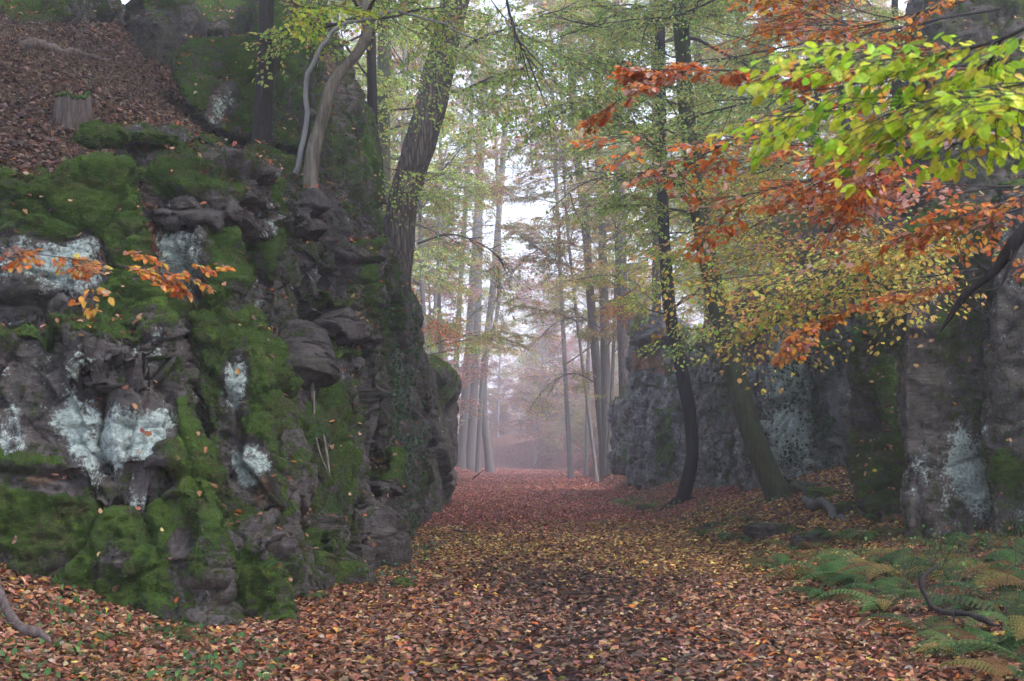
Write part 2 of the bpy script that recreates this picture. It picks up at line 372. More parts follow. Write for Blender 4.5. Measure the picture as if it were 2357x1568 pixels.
# ------------------------------------------------------------------ rocks
LEDGE = []      # (points, normals, area) of rock faces, for leaf litter
ROCKS = {}
def rock(name, label, fronts, ext=(-.3, 2.2, 0), voxel=.035, seed=1, mat='rock', moss=.35, mossup=.5, lich=.25, tan=0.0,
         block=(1.1, 1.1, .9), amp=.07, bed=.45, bedamp=.04, tilt=.12, crack=.05, rough=1.0, lvl2=1.0, patches=(), cat='rock', group=None):
    bm = bmesh.new()
    e = np.array(ext, float)
    for f in fronts:
        ex = e
        pts = [P(*q) for q in f]
        allp = pts + [p + ex for p in pts]
        b2 = bmesh.new()
        vs = [b2.verts.new(V(p)) for p in allp]
        r = bmesh.ops.convex_hull(b2, input=vs)
        bad = [v for v in b2.verts if not v.link_faces]
        bmesh.ops.delete(b2, geom=bad, context='VERTS')
        me = bpy.data.meshes.new('tmp'); b2.to_mesh(me); b2.free(); bm.from_mesh(me); bpy.data.meshes.remove(me)
    me = bpy.data.meshes.new('tmp'); bm.to_mesh(me); bm.free()
    ob = bpy.data.objects.new('tmp', me); COL.objects.link(ob)
    md = ob.modifiers.new('r', 'REMESH'); md.mode = 'VOXEL'; md.voxel_size = voxel; md.adaptivity = 0
    dg = bpy.context.evaluated_depsgraph_get()
    m2 = bpy.data.meshes.new_from_object(ob.evaluated_get(dg))
    bpy.data.objects.remove(ob); bpy.data.meshes.remove(me)
    n = len(m2.vertices)
    co = np.empty(n * 3, np.float32); m2.vertices.foreach_get('co', co); co = co.reshape(-1, 3).astype(float)
    no = np.empty(n * 3, np.float32); m2.vertices.foreach_get('normal', no); no = no.reshape(-1, 3).astype(float)
    # warp, joint blocks, bedding, roughness
    wv = np.stack([fbm(co * 1.1 + 3, 3, seed), fbm(co * 1.1 + 40, 3, seed + 1), fbm(co * 1.1 + 90, 3, seed + 2)], -1)
    q = (co + wv * .09) / np.array(block)
    F1, F2, rr, cc = voro(q, seed)
    loc = (q - cc)
    disp = 1.25 * amp * rr[:, 0] + 1.3 * tilt * (loc * rr).sum(-1) * np.mean(block) * .6 - 2.0 * crack * (1 - sstep(0, .10, F2 - F1)) ** 1.5
    q2 = (co + wv * .05) / (np.array(block) * .33)
    G1, G2, r2, c2 = voro(q2, seed + 7)
    disp += lvl2 * (.45 * amp * r2[:, 0] + tilt * .30 * ((q2 - c2) * r2).sum(-1) - crack * .6 * (1 - sstep(0, .12, G2 - G1)))
    q3 = (co + wv * .02) / np.array([.17, .17, .11]); _, _, r3, c3 = voro(q3, seed + 9); disp += rough * lvl2 * (.010 * r3[:, 0] + .032 * ((q3 - c3) * r3).sum(-1))
    zz = co[:, 2] / bed + wv[:, 0] * .35 + .12 * co[:, 0]
    li = np.floor(zz); fr = zz - li
    lr = h3((li + 500).astype(np.int64), np.floor(co[:, 0] * .7 + co[:, 1] * .12 + wv[:, 1] * .3 + 500).astype(np.int64), np.zeros(n, np.int64), seed) * 2 - 1
    disp += bedamp * lr - bedamp * .9 * (1 - sstep(0, .1, np.minimum(fr, 1 - fr)))
    disp += rough * (.035 * fbm(co * 2.0, 3, seed + 20) + .035 * (.5 - np.abs(fbm(co * 4.5, 3, seed + 21))) + .014 * fbm(co * 20, 2, seed + 22))
    # masks
    mk = np.zeros((n, 3))
    mk[:, 0] = moss + mossup * np.clip(no[:, 2], -.6, 1) + .22 * fbm(co * .8, 3, seed + 30)
    mk[:, 1] = lich + .22 * fbm(co * .7 + 9, 3, seed + 31) - .3 * np.clip(no[:, 2], 0, 1)
    mk[:, 2] = tan
    fn = fbm(co * np.array([3.5, 3.5, 2.0]), 4, seed + 33)
    for pt in patches:
        kind, px, py, d, rx, rz = pt[:6]; st = pt[6] if len(pt) > 6 else .6
        c = P(px, py, d)
        dd = np.sqrt(((co[:, 0] - c[0]) / rx) ** 2 + ((co[:, 1] - c[1]) / max(rx * 2, .8)) ** 2 + ((co[:, 2] - c[2]) / rz) ** 2) + .30 * wv[:, 0] + .34 * fn
        wgt = 1 - sstep(.35, 1.35, dd)
        if kind == 'moss': mk[:, 0] += .7 * st * wgt; mk[:, 1] -= st * wgt * .5; mk[:, 2] -= wgt
        elif kind == 'lich': mk[:, 1] += .72 * st * wgt; mk[:, 0] -= .8 * st * wgt
        elif kind == 'bare': mk[:, 0] -= st * wgt; mk[:, 1] -= st * wgt
        elif kind == 'tan': mk[:, 2] += .9 * wgt; mk[:, 0] -= st * wgt; mk[:, 1] -= st * wgt
        elif kind == 'hole': disp -= st * wgt
        elif kind == 'bulge': disp += st * wgt
    mo = sstep(.4, .65, mk[:, 0] + .35 * fbm(co * 4.5, 3, seed + 40))
    disp = disp * (1 - .25 * mo) + mo * (.020 + .055 * np.abs(fbm(co * 4, 3, seed + 41)) + .026 * np.abs(noise(co * 14, seed + 42)) + .016 * noise(co * 30, seed + 43))
    co2 = co + no * disp[:, None]
    # jag along bedding (horizontal shear keeps ledges sharp)
    m2.vertices.foreach_set('co', co2.astype(np.float32).ravel())
    at = m2.color_attributes.new('Mask', 'FLOAT_COLOR', 'POINT')
    c4 = np.ones((n, 4), np.float32); c4[:, :3] = np.clip(mk, 0, 1.5); at.data.foreach_set('color', c4.ravel())
    m2.materials.clear(); m2.materials.append(M[mat])
    m2.polygons.foreach_set('use_smooth', np.ones(len(m2.polygons), bool))
    m2.update()
    nf = len(m2.polygons)
    c = np.empty(nf * 3, np.float32); m2.polygons.foreach_get('center', c); c = c.reshape(-1, 3).astype(float)
    nn = np.empty(nf * 3, np.float32); m2.polygons.foreach_get('normal', nn); nn = nn.reshape(-1, 3).astype(float)
    vi = np.empty(len(m2.loops), np.int32); m2.loops.foreach_get('vertex_index', vi); ls = np.empty(nf, np.int32); m2.polygons.foreach_get('loop_start', ls)
    LEDGE.append((c, nn, np.full(nf, voxel * voxel * 1.2), label, mo[vi[ls]])); ROCKS[label] = (c, nn)
    m2.name = name
    base = co2[np.argmin(co2[:, 2])].copy(); cen = co2.mean(0); base[:2] = cen[:2]
    m2.transform(Matrix.Translation(-V(base)))
    o = link(name, m2); o.location = V(base)
    tag(o, label, cat, group)
    return o

exec_rocks = True
FL = 'rock outcrops of the gorge wall on the shaded side'
FR = 'rock outcrops of the gorge wall behind the leaning trees'
if exec_rocks:
    # ---- near wall, facing the camera
    rock('rock_outcrop', 'big mossy rock mass with a wide pale lichen patch above the leafy bank',
         [[(-160, 745, 13.6), (-160, 1330, 13.2), (120, 730, 13.5), (390, 735, 13.9), (425, 900, 13.75), (470, 1140, 13.5), (500, 1330, 13.3), (505, 1470, 13.3), (250, 1440, 13.3), (200, 1000, 13.2)],
          [(-160, 1075, 13.1), (150, 1065, 13.05), (400, 1100, 13.15), (505, 1300, 13.1), (510, 1460, 13.1), (250, 1440, 12.95), (-160, 1340, 12.9)],
          [(405, 930, 13.5), (428, 915, 13.6), (482, 1150, 13.05), (503, 1330, 12.95), (430, 1330, 13.0), (395, 1100, 13.15)],
          [(130, 745, 13.35), (330, 760, 13.5), (345, 900, 13.3), (140, 870, 13.15)]],
         ext=(-.6, 2.2, 0), voxel=.021, seed=3, moss=.42, mossup=.6, lich=.12, tan=.08, block=(1.1, 1.1, 1.3), amp=.10, bedamp=.04, bed=.7, tilt=.26, crack=.06,
         patches=[('lich', 230, 980, 13.2, .62, .42, 1.15), ('lich', 360, 1000, 13.4, .26, .5, 1.25), ('lich', 30, 1000, 13.3, .2, .34, 1.0), ('lich', 190, 860, 13.3, .3, .6, .8), ('bare', 250, 900, 13.3, .7, .5, .35), ('lich', 290, 1010, 13.2, .3, .4, .9), ('lich', 140, 960, 13.2, .3, .3, .8), ('lich', 60, 830, 13.4, .5, .35, .35),
                  ('lich', 350, 800, 13.6, .16, .3, .8), ('moss', 430, 1100, 13.4, .3, .8, .7), ('moss', 200, 1180, 13.3, 1.0, .36, .45), ('moss', 280, 870, 13.5, .35, .3, .5),
                  ('moss', 320, 1270, 13.2, .5, .4, .5), ('tan', 270, 1290, 13.2, .2, .26, .5), ('tan', 110, 1110, 13.2, .3, .12, .5), ('tan', 385, 1110, 13.3, .12, .15, .3),
                  ('bare', 440, 1230, 13.3, .2, .3, .7), ('moss', 480, 1200, 13.3, .12, .5, .6), ('hole', 448, 1220, 13.3, .1, .2, .25), ('moss', 60, 1190, 13.2, .4, .3, .5)])
    rock('rock_outcrop', 'squared green mossy block under the leaf-strewn terrace, above the big lichen patch',
         [[(-160, 400, 14.3), (-160, 760, 14.2), (20, 395, 14.3), (285, 375, 14.4), (335, 640, 14.2), (365, 760, 14.1), (120, 780, 14.0)]],
         ext=(-.4, 2.0, 0), voxel=.023, seed=8, moss=.42, mossup=.5, lich=.2, block=(1.0, 1.0, .8), amp=.10, bedamp=.05, bed=.5, tilt=.25, crack=.06,
         patches=[('moss', 200, 450, 14.3, .8, .4, .6), ('moss', 290, 560, 14.3, .22, 1.0, .9), ('lich', 190, 620, 14.2, .45, .36, .9), ('lich', 60, 610, 14.2, .5, .3, .8), ('bare', 60, 680, 14.1, .5, .25, .4), ('moss', 330, 690, 14.1, .3, .15, .6)])
    rock('rock_outcrop', 'leaning green buttress with small mint patches, split from the big mass by a dark fissure',
         [[(440, 735, 14.9), (560, 730, 15.0), (600, 830, 14.8), (645, 930, 14.7), (680, 1100, 14.5), (640, 1170, 14.2), (465, 950, 14.6), (505, 1200, 14.2)],
          [(505, 1190, 14.1), (640, 1190, 14.1), (610, 1250, 13.4), (655, 1370, 13.5), (650, 1470, 13.4), (510, 1470, 13.4), (520, 1260, 13.6)]],
         ext=(-.2, 2.2, 0), voxel=.021, seed=12, moss=.55, mossup=.45, lich=.12, tan=.06, block=(.8, .8, 1.1), amp=.08, bedamp=.03, bed=.6, tilt=.24, crack=.05,
         patches=[('lich', 545, 890, 14.7, .15, .28, 1.4), ('lich', 575, 1060, 14.5, .2, .2, 1.4), ('tan', 610, 1135, 14.4, .12, .13, .7), ('tan', 548, 960, 14.6, .05, .2, .6), ('moss', 600, 900, 14.7, .15, .6, .6), ('bare', 620, 1230, 13.8, .3, .2, .6),
                  ('lich', 545, 1240, 13.6, .09, .09, .8), ('moss', 560, 1320, 13.4, .4, .3, .5)])
    rock('rock_outcrop', 'grey and mint middle block below the dark overhang, mossy along one edge',
         [[(320, 520, 15.3), (450, 515, 15.4), (500, 560, 15.3), (520, 680, 15.2), (545, 760, 15.1), (340, 760, 14.9)], [(370, 740, 14.6), (400, 740, 14.8), (470, 1350, 14.8), (380, 1350, 14.8), (520, 1350, 14.9), (440, 900, 14.9)]],
         ext=(0, 2, 0), voxel=.024, seed=15, moss=.3, lich=.45, tilt=.25, amp=.1, block=(.8, .8, .9), patches=[('lich', 390, 590, 15.3, .4, .5, .9), ('moss', 500, 640, 15.2, .16, .7, .7), ('moss', 380, 700, 15, .3, .15, .5)])
    rock('rock_outcrop', 'rugged dark overhanging slab with thin strata and a round hollow, at the terrace edge',
         [[(300, 405, 15.9), (330, 350, 15.9), (500, 350, 15.9), (600, 395, 16.3), (620, 450, 16.4), (590, 525, 15.8), (470, 515, 15.2), (320, 505, 15.2), (420, 430, 15.1), (560, 470, 15.3)],
          [(300, 330, 16.2), (460, 310, 16.2), (520, 345, 16.3), (300, 352, 16.2)]],
         ext=(0, 1.8, 0), voxel=.024, seed=21, moss=.2, mossup=.55, lich=.36, block=(1.3, 1.3, .45), amp=.10, bed=.24, bedamp=.08, rough=1.2, crack=.08, tilt=.2,
         patches=[('hole', 552, 470, 15.4, .07, .06, .22), ('moss', 430, 420, 15.3, .7, .14, .6), ('bare', 520, 470, 15.3, .5, .25, .4)])
    rock('rock_outcrop', 'narrow mossy rib beside the black recess under the overhang',
         [[(555, 470, 17.0), (620, 440, 17.1), (632, 600, 17.0), (600, 700, 16.9), (640, 930, 16.8), (700, 1360, 16.5), (560, 760, 16.9), (555, 560, 17.3)], [(625, 900, 16.2), (700, 1000, 16.4), (690, 1400, 15.9), (640, 1400, 15.9)]],
         ext=(0, 2, 0), voxel=.032, seed=25, moss=.42, lich=.2, block=(.7, .7, 1.2), patches=[('moss', 600, 560, 17, .2, .7, .7), ('bare', 640, 950, 16.5, .3, .8, .5), ('lich', 600, 640, 17, .12, .4, .5)])
    rock('rock_outcrop', 'dark layered rock wall of stacked strata with a mossy far edge',
         [[(640, 455, 18.3), (735, 450, 18.8), (760, 530, 19.0), (640, 545, 18.2)],
          [(632, 560, 18.0), (750, 545, 18.6), (760, 640, 18.6), (640, 650, 18.0)],
          [(745, 570, 19.2), (885, 560, 20.2), (890, 640, 20.2), (890, 780, 19.8), (745, 780, 19.0)],
          [(652, 655, 17.9), (760, 650, 18.5), (835, 680, 19.2), (850, 775, 19.2), (690, 785, 18.0)]],
         ext=(-.5, 2.5, 0), voxel=.026, seed=31, moss=.1, mossup=.5, lich=.22, lvl2=.35, block=(1.0, 3.0, .55), amp=.12, bed=.36, bedamp=.09, rough=.55, crack=.09, tilt=.22,
         patches=[('moss', 850, 640, 20, .3, 1.0, .9), ('lich', 780, 620, 19.2, .3, .2, .4), ('lich', 690, 600, 18.3, .35, .2, .35), ('bare', 720, 720, 18.2, .4, .3, .6)])
    rock('rock_outcrop', 'tall slabs under the layered wall, grey and olive, with hanging roots',
         [[(640, 790, 17.6), (690, 800, 17.4), (715, 1000, 16.9), (740, 1330, 16.3), (670, 1380, 16.1), (640, 1000, 17.0)],
          [(715, 850, 18.4), (760, 800, 18.6), (840, 800, 19.0), (850, 990, 18.4), (830, 1090, 18.0), (800, 1340, 17.4), (720, 1340, 17.0), (700, 1000, 17.6)],
          [(695, 790, 18.8), (745, 790, 18.8), (745, 850, 18.8), (695, 850, 18.8)]],
         ext=(-.5, 2.2, 0), voxel=.026, seed=36, moss=.38, mossup=.4, lich=.22, tan=.1, lvl2=.35, block=(.8, 3.0, 1.5), amp=.14, bed=.9, bedamp=.04, crack=.08, tilt=.3, rough=.6,
         patches=[('lich', 800, 850, 18.8, .25, .25, .6), ('moss', 780, 960, 18.5, .3, .6, .5), ('bare', 670, 900, 17.2, .2, .6, .7), ('bare', 690, 1130, 16.8, .15, .4, .6), ('moss', 740, 1280, 16.9, .5, .35, .6), ('tan', 745, 830, 18.6, .2, .1, .5)])
    rock('rock_outcrop', 'brown fractured pillar with a black triangular cleft at its foot',
         [[(850, 800, 20.5), (885, 780, 21.0), (890, 950, 20.5), (860, 1080, 20.0), (820, 1080, 19.4), (845, 960, 20)],
          [(820, 1090, 19.0), (845, 1060, 19.4), (862, 1200, 19.0), (858, 1310, 18.8), (805, 1340, 18.2)],
          [(878, 1100, 20.2), (915, 1050, 21), (925, 1150, 21), (915, 1280, 20.8), (870, 1290, 20)]],
         ext=(-.6, 2.5, 0), voxel=.032, seed=41, moss=.25, lich=.12, lvl2=.35, block=(.6, 2.5, 1.2), amp=.1, crack=.08, rough=.6, tilt=.3, patches=[('moss', 890, 1080, 20.5, .2, .25, .6), ('moss', 830, 1200, 18.8, .2, .5, .3)])
    rock('rock_outcrop', 'ivy-hung dark rock face receding along the path beyond the cleft',
         [[(885, 590, 23), (925, 640, 26), (930, 1000, 26), (905, 1300, 22.8), (880, 1310, 22), (880, 800, 22.5)],
          [(920, 640, 26.5), (948, 720, 28.5), (955, 1000, 28), (940, 1260, 25.5), (912, 1280, 24), (918, 900, 26)],
          [(945, 760, 29), (972, 840, 31.5), (980, 1200, 30), (945, 1250, 27), (940, 950, 28.5)]],
         ext=(-1.6, 2.6, 0), rough=.6, voxel=.045, seed=45, moss=.4, mossup=.4, lich=.22, lvl2=.5, block=(.5, 3.0, 1.8), amp=.12, crack=.06, tilt=.25,
         patches=[('moss', 900, 700, 24, .6, .8, .4), ('bare', 930, 1000, 26, .4, 1.2, .25)])
    rock('rock_outcrop', 'dark green slabs at the far corner where the wall meets the misty path',
         [[(950, 800, 33), (990, 830, 38), (1000, 1180, 38), (968, 1210, 33)], [(985, 835, 40), (1015, 850, 44), (1018, 1170, 44), (990, 1190, 39)], [(1010, 855, 45), (1038, 890, 48.5), (1046, 1160, 48), (1015, 1180, 44)]],
         ext=(-2.0, 3.5, 0), rough=.5, voxel=.07, seed=49, moss=.42, mossup=.4, lich=.2, lvl2=.5, block=(.6, 4.0, 2.0), amp=.14, crack=.07, tilt=.25, patches=[('moss', 1010, 920, 45, .9, 1, .4)])
    # ---- upper terrace
    rock('boulder', 'rounded grey boulder with a mossy cap high on the leafy slope',
         [[(285, 40, 24.9), (310, -20, 25.1), (410, -25, 25.1), (440, 40, 24.9), (425, 125, 24.7), (360, 160, 24.4), (310, 150, 24.4), (350, 60, 24.1)]],
         ext=(0, 1.6, 0), voxel=.045, seed=52, moss=.24, mossup=.5, lich=.28, block=(2, 2, 2), amp=.03, crack=.01, bedamp=.01, cat='boulder', patches=[('moss', 300, 60, 26, .4, .8, .5), ('bare', 380, 70, 25.6, .45, .4, .5)])
    rock('boulder', 'dark green mossy block with a grey bare stripe beside the straight trunk',
         [[(385, 130, 21.8), (440, 95, 21.9), (560, 95, 22.2), (590, 130, 22.2), (585, 330, 21.4), (480, 290, 20.8), (440, 240, 21.0)]],
         ext=(0, 2.2, 0), voxel=.035, seed=56, moss=.55, mossup=.3, lich=.2, block=(1.4, 1.4, 1.6), amp=.05, cat='boulder', patches=[('lich', 505, 240, 21, .22, .5, .9), ('moss', 560, 200, 21.5, .2, .9, .4)])
    rock('rock_outcrop', 'steep green crag sloping down to the path side behind the curved beech',
         [[(600, 20, 25.5), (640, -40, 26), (720, -20, 27), (760, 60, 28), (690, 340, 23), (600, 330, 22.5)],
          [(700, 60, 28), (760, 60, 29), (830, 210, 31), (850, 330, 31), (870, 450, 30), (880, 570, 28), (800, 480, 26), (720, 380, 24)]],
         ext=(-1.5, 2.6, 0), voxel=.05, seed=61, moss=.5, mossup=.4, lich=.18, tan=.12, block=(1.3, 1.3, 2.0), amp=.10, crack=.08, tilt=.18, patches=[('tan', 745, 150, 28, .3, .8, .4), ('moss', 830, 400, 30, .6, 1.2, .5), ('lich', 700, 240, 25, .15, .5, .5)])
    rock('rock_outcrop', 'low dark rocks along the top of the leafy slope near the frame corner',
         [[(-60, -60, 22.8), (240, -60, 25), (235, 50, 24.6), (100, 66, 22.6), (-60, 90, 21.2)]],
         ext=(0, 3, 0), voxel=.06, seed=66, moss=.35, lich=.3, block=(1.2, 1.2, 1.2), amp=.12)
    rock('rock_outcrop', 'shadowy rock shelf behind the rounded boulder',
         [[(430, -60, 28), (600, -60, 28), (600, 90, 26.5), (450, 80, 26)]], ext=(0, 3, 0), voxel=.07, seed=67, moss=.3, lich=.2, block=(1.2, 1.2, .8), amp=.12)
    rock('rock_outcrop', 'leaf-strewn ledge carrying the pale curved beech',
         [[(560, 352, 19.2), (640, 345, 20.2), (745, 392, 20.4), (770, 480, 20.4), (600, 480, 18.6), (556, 430, 18.0)],
          [(735, 400, 21.0), (800, 470, 24), (885, 575, 27), (895, 660, 27), (750, 570, 20.5)]],
         ext=(-1.2, 2.6, 0), voxel=.035, seed=63, moss=.32, mossup=.4, lich=.2, block=(1, 1, .9), amp=.06, crack=.05)
    # ---- far side wall
    kw = dict(mat='rockblue')
    rock('rock_outcrop', 'tall upright slab with turquoise lichen rising from the ferns',
         [[(2085, 520, 20.4), (2130, 470, 20.6), (2270, 480, 20.6), (2300, 560, 20.4), (2290, 800, 20.0), (2295, 1050, 19.9), (2280, 1210, 19.6), (2150, 1270, 19.2), (2100, 1230, 19.4), (2080, 900, 19.8), (2180, 800, 19.6)]],
         ext=(.6, 2.2, 0), rough=.55, voxel=.032, seed=71, moss=.42, mossup=.3, lich=.40, tan=.0, block=(1.6, 1.6, 1.8), amp=.04, bedamp=.015, crack=.025, mat='rock',
         patches=[('lich', 2225, 1080, 19.8, .42, .7, 1.1), ('bare', 2120, 900, 19.8, .3, 1.2, .35), ('lich', 2150, 640, 19.9, .5, .5, .2), ('moss', 2120, 560, 20, .3, .5, .4), ('lich', 2120, 1080, 19.6, .15, .5, .3)])
    rock('rock_outcrop', 'purple-grey rock column at the edge of the view beside the tall slab',
         [[(2300, 430, 19.4), (2460, 430, 19.0), (2480, 1330, 18.4), (2300, 1290, 18.8), (2290, 1100, 19.0), (2310, 800, 19.3)]],
         ext=(.5, 2.2, 0), rough=.6, voxel=.04, seed=75, moss=.32, lich=.36, block=(.9, .9, 1.4), amp=.05, crack=.03, patches=[('moss', 2320, 1080, 19, .2, .2, .6)])
    rock('rock_outcrop', 'dark mossy rock beside the tall slab with a long black hollow',
         [[(1950, 860, 24.4), (2000, 640, 25.0), (2090, 600, 24.5), (2095, 1190, 22.4), (2000, 1200, 22.4), (1955, 1060, 23.4)]],
         ext=(.6, 2.4, 0), rough=.7, voxel=.04, seed=79, moss=.36, mossup=.4, lich=.18, block=(.9, .9, 1.6), amp=.08, crack=.06,
         patches=[('hole', 1978, 980, 23.9, .17, .85, .75), ('moss', 2050, 960, 23.4, .12, 1.6, .7)])
    rock('rock_outcrop', 'recessed rock wall with a long pale mint streak behind the leaning trunk',
         [[(1690, 715, 37.5), (1745, 700, 37), (1760, 880, 36), (1755, 1130, 34.6), (1700, 1140, 35.6)],
          [(1752, 760, 36.2), (1845, 745, 35.2), (1868, 1000, 33.8), (1860, 1110, 33.4), (1770, 1125, 34.4), (1756, 900, 35.6)],
          [(1700, 700, 37), (1950, 690, 35.2), (1950, 760, 34.6), (1700, 770, 36.6)],
          [(1840, 760, 35.6), (1905, 750, 35), (1915, 1100, 33.4), (1858, 1110, 34)],
          [(1900, 740, 34.6), (1975, 730, 33.4), (1975, 1100, 32), (1905, 1105, 33)]],
         ext=(1.0, 3, 0), rough=.5, voxel=.045, seed=83, moss=.30, mossup=.4, lich=.42, block=(.8, .8, 2.0), amp=.10, crack=.10, bed=1.0, tilt=.32, mat='rockblue',
         patches=[('lich', 1800, 860, 34.8, .6, 2.4, 1.1), ('lich', 1840, 1010, 33.6, .5, .9, .9), ('moss', 1740, 830, 35, .25, .8, .4), ('bare', 1900, 900, 34, .4, 1.6, .4), ('hole', 1720, 900, 35.5, .18, .5, .5)])
    rock('rock_outcrop', 'fractured blue-grey slabs between the black trunk and the green leaning trunk',
         [[(1565, 805, 46), (1610, 800, 45.5), (1615, 930, 44.5), (1600, 1130, 43), (1568, 1130, 44.5)],
          [(1608, 850, 44.2), (1645, 830, 43.8), (1655, 960, 42.6), (1645, 1130, 41.5), (1600, 1130, 42.6)],
          [(1640, 800, 44), (1690, 790, 43), (1700, 900, 42), (1668, 960, 41.8), (1640, 930, 42.8)],
          [(1645, 960, 41.6), (1705, 930, 40.4), (1722, 1135, 38.6), (1650, 1140, 40)]],
         ext=(1.2, 3, 0), rough=.45, voxel=.045, seed=87, moss=.28, mossup=.5, lich=.50, block=(.6, .6, 1.4), amp=.10, crack=.10, tilt=.34, mat='rockblue',
         patches=[('bare', 1600, 900, 43, .4, 1, .3), ('moss', 1640, 900, 41, .3, .4, .4)])
    rock('rock_outcrop', 'foremost grey buttress at the bend of the path with a rusty band near its top',
         [[(1446, 790, 52), (1490, 787, 51.6), (1494, 850, 51.6), (1488, 1125, 50.5), (1443, 1112, 51), (1440, 900, 51.6)],
          [(1462, 780, 52.5), (1525, 785, 51.2), (1522, 860, 51), (1500, 865, 51.4), (1465, 860, 52)],
          [(1490, 860, 51), (1530, 830, 50.6), (1540, 1000, 49.5), (1530, 1128, 48.6), (1488, 1128, 49.6)],
          [(1530, 800, 50.8), (1572, 830, 49.6), (1580, 1000, 48), (1578, 1135, 46.8), (1535, 1130, 48), (1528, 900, 50)],
          [(1505, 960, 49.4), (1560, 940, 48.4), (1575, 1060, 47), (1570, 1140, 46.5), (1505, 1130, 48)]],
         ext=(1.5, 4, 0), rough=.45, voxel=.05, seed=91, moss=.26, mossup=.6, lich=.50, block=(.8, .8, 1.8), amp=.10, crack=.10, tilt=.34, mat='rockblue',
         patches=[('tan', 1488, 835, 51, .8, .5, .5), ('bare', 1460, 1000, 51, .4, 2, .35), ('moss', 1520, 1000, 48, .5, 1.4, .6)])
    rock('rock_slab', 'flat blue-grey capstone lying on top of the grey buttress',
         [[(1446, 735, 51.5), (1522, 725, 51), (1535, 760, 50.5), (1524, 777, 50.8), (1448, 786, 51.3)]],
         ext=(1.2, 2.5, 0), voxel=.06, seed=93, moss=.1, mossup=.3, lich=.5, block=(2, 2, .5), amp=.04, crack=.04, mat='rockblue', cat='rock slab')
    rock('rock_outcrop', 'small hazy rock step with a mossy top beyond the grey buttress',
         [[(1395, 960, 61), (1430, 900, 62), (1452, 880, 60), (1450, 1085, 58), (1405, 1080, 60)]],
         ext=(1.5, 3, 0), voxel=.08, seed=95, moss=.35, mossup=.6, lich=.3, block=(1, 1, 1.5), amp=.18, mat='rockblue')
    rock('rock_outcrop', 'pale square rock standing among trees high above the leaning trunk',
         [[(1648, 362, 66), (1702, 358, 66), (1708, 500, 65), (1650, 500, 65)]],
         ext=(.5, 2, 0), voxel=.07, seed=97, moss=.1, mossup=.3, lich=.6, block=(2, 2, 2), amp=.05, mat='rockblue')
    rock('rock_outcrop', 'dark broken ledge under the yellow branches high on the bank',
         [[(1740, 520, 43), (1980, 440, 41), (2020, 560, 40), (1800, 590, 41)], [(1860, 600, 37), (2060, 600, 33), (2080, 700, 31), (1880, 720, 35)]],
         ext=(1, 3, 0), voxel=.07, seed=99, moss=.3, lich=.25, block=(1.2, 1.2, .8), amp=.15)
    rock('rock_outcrop', 'shadowy crag behind the bright lime leaves at the frame edge',
         [[(2130, -160, 30), (2560, -200, 29), (2520, 500, 24), (2180, 520, 25), (2060, 420, 28), (2100, 60, 30)]],
         ext=(1, 3, 0), voxel=.07, seed=101, moss=.3, lich=.2, block=(1.2, 1.2, 1.2), amp=.15)
print('rocks', sum(len(a[0]) for a in LEDGE))
# ------------------------------------------------------------------ leaves
def nrm(a): return a / np.maximum(np.linalg.norm(a, axis=-1, keepdims=True), 1e-9)
def pick(pal, n, rng, jit=.18):
    """palette [(weight, (r,g,b))...] -> (n,3) colours"""
    wts = np.array([p[0] for p in pal], float); cs = np.array([p[1] for p in pal], float)
    k = rng.choice(len(pal), n, p=wts / wts.sum())
    c = cs[k] * (1 + jit * rng.standard_normal((n, 1))) * (1 + .5 * jit * rng.standard_normal((n, 3)))
    return np.clip(c, .004, .9)
def leaf_geo(base, ax, up, ln, wd, curl, col):
    """six-vertex folded leaves; base (N,3) point of attachment, ax direction, up normal"""
    ax = nrm(ax); s = nrm(np.cross(up, ax)); u = np.cross(ax, s)
    ln = ln[:, None]; wd = ln * np.broadcast_to(np.asarray(wd), (len(base),))[:, None]; cu = ln * np.broadcast_to(np.asarray(curl), (len(base),))[:, None]
    v = np.stack([base,
                  base + ax * ln * .30 + s * wd * .50 + u * cu * .9,
                  base + ax * ln * .72 + s * wd * .36 + u * cu * .7,
                  base + ax * ln - u * cu * .8,
                  base + ax * ln * .72 - s * wd * .36 + u * cu * .7,
                  base + ax * ln * .30 - s * wd * .50 + u * cu * .9], 1)
    n = len(base); i = np.arange(n)[:, None] * 6
    q = np.concatenate([i + np.array([[0, 1, 2, 3]]), i + np.array([[0, 3, 4, 5]])])
    return v.reshape(-1, 3), q, np.repeat(col, 6, 0)
def tube(pts, rad, seg=6, cap=True, bark=0, seed=0, flare=0):
    pts = np.asarray(pts, float); rad = np.asarray(rad, float); n = len(pts)
    t = np.gradient(pts, axis=0); t = nrm(t)
    ref = np.array([1.0, 0, 0]) if abs(t[0][2]) > .8 else np.array([0, 0, 1.0])
    a = nrm(np.cross(t, ref)); b = np.cross(t, a)
    th = np.arange(seg) / seg * 2 * np.pi
    ring = pts[:, None] + rad[:, None, None] * (a[:, None] * np.cos(th)[None, :, None] + b[:, None] * np.sin(th)[None, :, None])
    if bark:
        v = ring.reshape(-1, 3); out = nrm(v - np.repeat(pts, seg, 0))
        f = fbm(v * np.array([7, 7, 1.3]) + seed, 3, seed) * bark + fbm(v * np.array([1.6, 1.6, .8]) + seed, 2, seed + 3) * bark * 1.3
        ring = (v + out * (f * np.repeat(rad, seg))[:, None]).reshape(n, seg, 3)
    i = np.arange(n - 1)[:, None] * seg; j = np.arange(seg)[None]
    q = np.stack([i + j, i + (j + 1) % seg, i + seg + (j + 1) % seg, i + seg + j], -1).reshape(-1, 4)
    return ring.reshape(-1, 3), q
